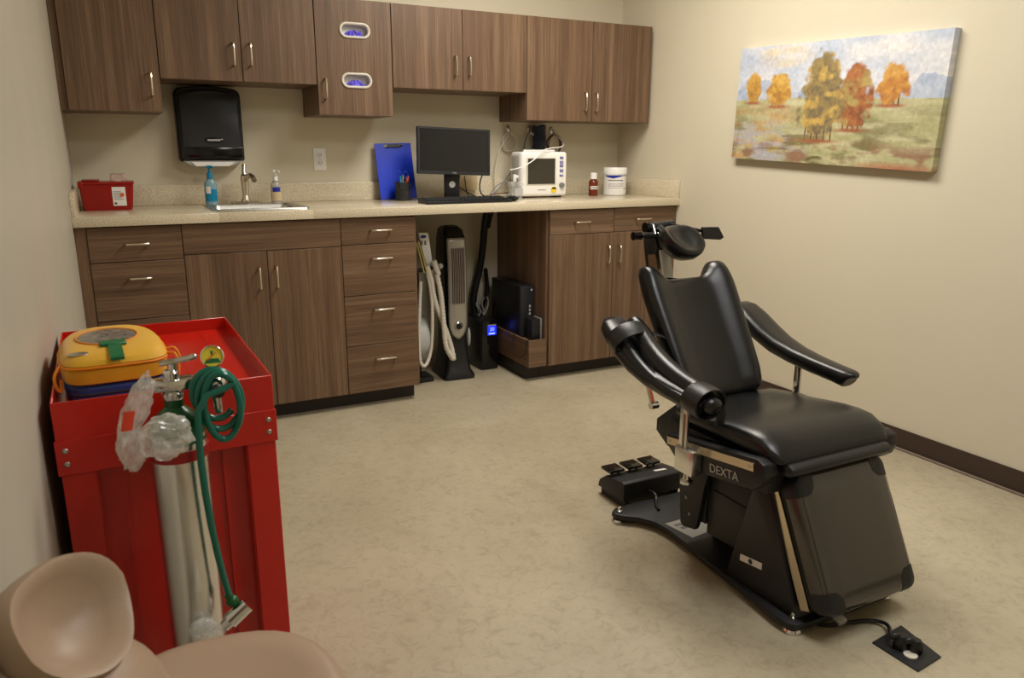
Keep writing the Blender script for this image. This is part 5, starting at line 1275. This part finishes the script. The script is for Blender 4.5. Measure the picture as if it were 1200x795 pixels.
# headrest
MB().box(-.020, .020, -.006, .006, -.02, .150, .002, 1, basis((BX - .012, -2.180, .790), (1, 0, 0), (0, -1, -.05), (0, .30, 1))).part('headrest_bar', 'paper', t)
MB().prism([(-2.115, .870), (-2.075, .872), (-2.055, .960), (-2.058, 1.008), (-2.105, 1.008), (-2.135, .955)], 'x', BX - .042, BX + .018, .003).part('headrest_bracket', 'blackpl', t)
MB().prism([(-2.155, .868), (-2.10, .868), (-2.09, .920), (-2.125, .925)], 'x', BX - .046, BX - .042).part('bracket_plate', 'rail', t)
hb = []
p = at(757, 267, 'y', -2.10); q_ = at(789, 263, 'y', -2.10)
k1 = MB().cyl(p, q_, .0155, n=16).part('headrest_rod', 'blackpl', t)
MB().cyl(p - V(.004, 0, 0), p + V(.008, 0, 0), .0185, n=16).part('rod_cap', 'blackgloss', k1)
p = at(742, 277, 'y', -2.12); q_ = at(776, 275, 'y', -2.12)
k1 = MB().cyl(p + V(.03, 0, 0), q_, .011, n=14).part('headrest_rod', 'blackpl', t)
MB().cyl(p, p + V(.032, 0, 0), .0145, n=16).part('rod_grip', 'blackgloss', k1)
MB().cyl(p + V(.031, 0, 0), p + V(.035, 0, 0), .0135, n=16).part('grip_ring', 'chrome', k1)
a_ = at(765, 264, 'y', -2.11); b_ = at(768, 275, 'y', -2.13)
MB().cyl(a_, b_, .006, n=10).part('headrest_link', 'chrome', t)
MB().cyl(at(772, 274, 'y', -2.135), at(776, 277, 'y', -2.16), .006, n=10).part('headrest_lock', 'chrome', t)
wp = [at(822, 266, 'y', -2.15), at(841, 266, 'y', -2.15), at(847, 278, 'y', -2.15), at(843, 281, 'y', -2.15), at(822, 280, 'y', -2.15)]
MB().prism([(v.x, v.z) for v in wp], 'y', -2.158, -2.146, .002, 1).cyl(at(785, 263, 'y', -2.12), at(828, 272, 'y', -2.145), .006, n=8).part('headrest_wing', 'blackpl', t)
MB().tube([at(772, 266, 'y', -2.12), at(784, 276, 'y', -2.15), at(800, 286, 'y', -2.18)], .022, 8, 1, squash=(1.2, .5)).part('pad_mount', 'blackpl', t)
hc = at(799, 279.5, 'y', -2.215); hn = V(.20, -.62, .76).normalized(); hx_ = (V(1, .15, .0) - hn * V(1, .15, .0).dot(hn)).normalized(); hy_ = hn.cross(hx_).normalized()
def hring(k_, off):
    R = []
    for q in range(32):
        a = 2 * math.pi * q / 32; c_, s_ = math.cos(a), math.sin(a)
        x = math.copysign(abs(c_) ** .85, c_) * .094 * k_ ; y = math.copysign(abs(s_) ** .85, s_) * .066 * k_ * (1 + .25 * c_)
        R.append(hc + hx_ * x + hy_ * y + hn * (off + .016 * abs(x / .08) ** 2 - .016))
    return R
MB().loft([hring(.3, -.045), hring(.75, -.040), hring(.95, -.022), hring(1.0, .0), hring(.95, .014), hring(.82, .018), hring(.6, .012), hring(.3, .006), hring(.02, .004)]).part('head_pad', 'leather', t, 60)

# ------------------------------------------------------------------ foot control behind the chair
t = thing('foot_control', 'black three-pedal foot control box on the floor behind the chair', 'foot control', (1.80, -2.09, 0))
MB().prism([(-2.158, .030), (-2.158, .098), (-2.145, .104), (-2.04, .090), (-2.0, .060), (-1.99, .030)], 'x', 1.690, 1.955, .003).part('housing', 'blackmatte', t)
for fx_ in (1.70, 1.935):
    MB().box(fx_, fx_ + .010, -2.155, -2.0, .0005, .030, .001, 1).part('foot', 'blackmatte', t)
for q in range(3):
    xx = 1.725 + q * .083
    pd = MB().box(xx - .036, xx + .030, -2.072, -2.008, .106, .117, .003).part('pedal', 'blackgloss', t)
    MB().cyl((xx - .016, -2.05, .088), (xx - .016, -2.05, .107), .006, n=10).cyl((xx + .014, -2.05, .088), (xx + .014, -2.05, .107), .006, n=10).part('pedal_spring', 'chrome', pd)
MB().grid(lambda u, v: V(1.865 + .05 * u, -2.115 + .016 * v - .004 * u, .1012 - .002 * v), 1, 1).part('white_label', 'paper', t)
MB().tube([(1.80, -2.159, .055), (1.80, -2.20, .060), (1.795, -2.215, .046), (1.77, -2.24, .042), (1.755, -2.28, .041)], .005, 8, 2).part('cord', 'blackpl', t)

# ------------------------------------------------------------------ floor outlet and its plugs
t = thing('floor_outlet', 'black floor outlet plate with two plugs in front of the chair', 'outlet', (1.90, -3.155, 0))
oc = [at(1022, 753, 'z', .004), at(1056, 733, 'z', .004), at(1103, 770, 'z', .004), at(1076, 787, 'z', .004)]
om = Matrix.Identity(4)
MB().prism([(v.x, v.y) for v in oc], 'z', .0005, .005, .001, 1).part('plate', 'blackmatte', t)
q_ = at(1067, 768, 'z', .006)
MB().lathe([(0, 0), (.017, 0), (.017, .003), (.014, .0045), (0, .0045)], (q_.x, q_.y, .005), 20).part('white_socket', 'offwhite', t)
for (u_, v_), nm, lab_, ht in (((1055, 753), 'power_plug', 'black power plug of the chair cord in the floor outlet', .030), ((1072, 757), 'power_plug', 'round black plug beside the white socket of the floor outlet', .026)):
    q_ = at(u_, v_ + 6, 'z', .006)
    pl = thing(nm, lab_, 'plug', (q_.x, q_.y, .0052))
    MB().lathe([(0, .0002), (.017, .0002), (.019, .006), (.017, ht), (.012, ht + .008), (0, ht + .009)], (q_.x, q_.y, .0052), 20).part('body', 'blackpl', pl)
    MB().tube([(q_.x, q_.y, ht * .8), (q_.x - .012, q_.y + .006, ht + .014), (q_.x - .026, q_.y + .014, ht + .006)], [.011, .009, .006], 10, 2).part('strain_relief', 'blackpl', pl)
    if ht == .030: MB().box(-.004, .004, -.009, .009, 0, .002, 0, 1, Matrix.Translation((q_.x + .008, q_.y - .010, ht + .003)) @ Matrix.Rotation(-.7, 4, 'X')).part('tag', 'lgrey', pl)
q_ = at(1055, 759, 'z', .006)
MB().tube([(q_.x - .026, q_.y + .014, .035), at(1042, 731, 'z', .016), at(1020, 727, 'z', .008), at(992, 730, 'z', .008), at(972, 734, 'z', .008), (1.745, -2.96, .0075), (1.78, -2.90, .0075)], .0055, 8, 2).solo('chair_cord', 'blackpl', 'black power cord running from the chair base to the floor outlet', 'cord')
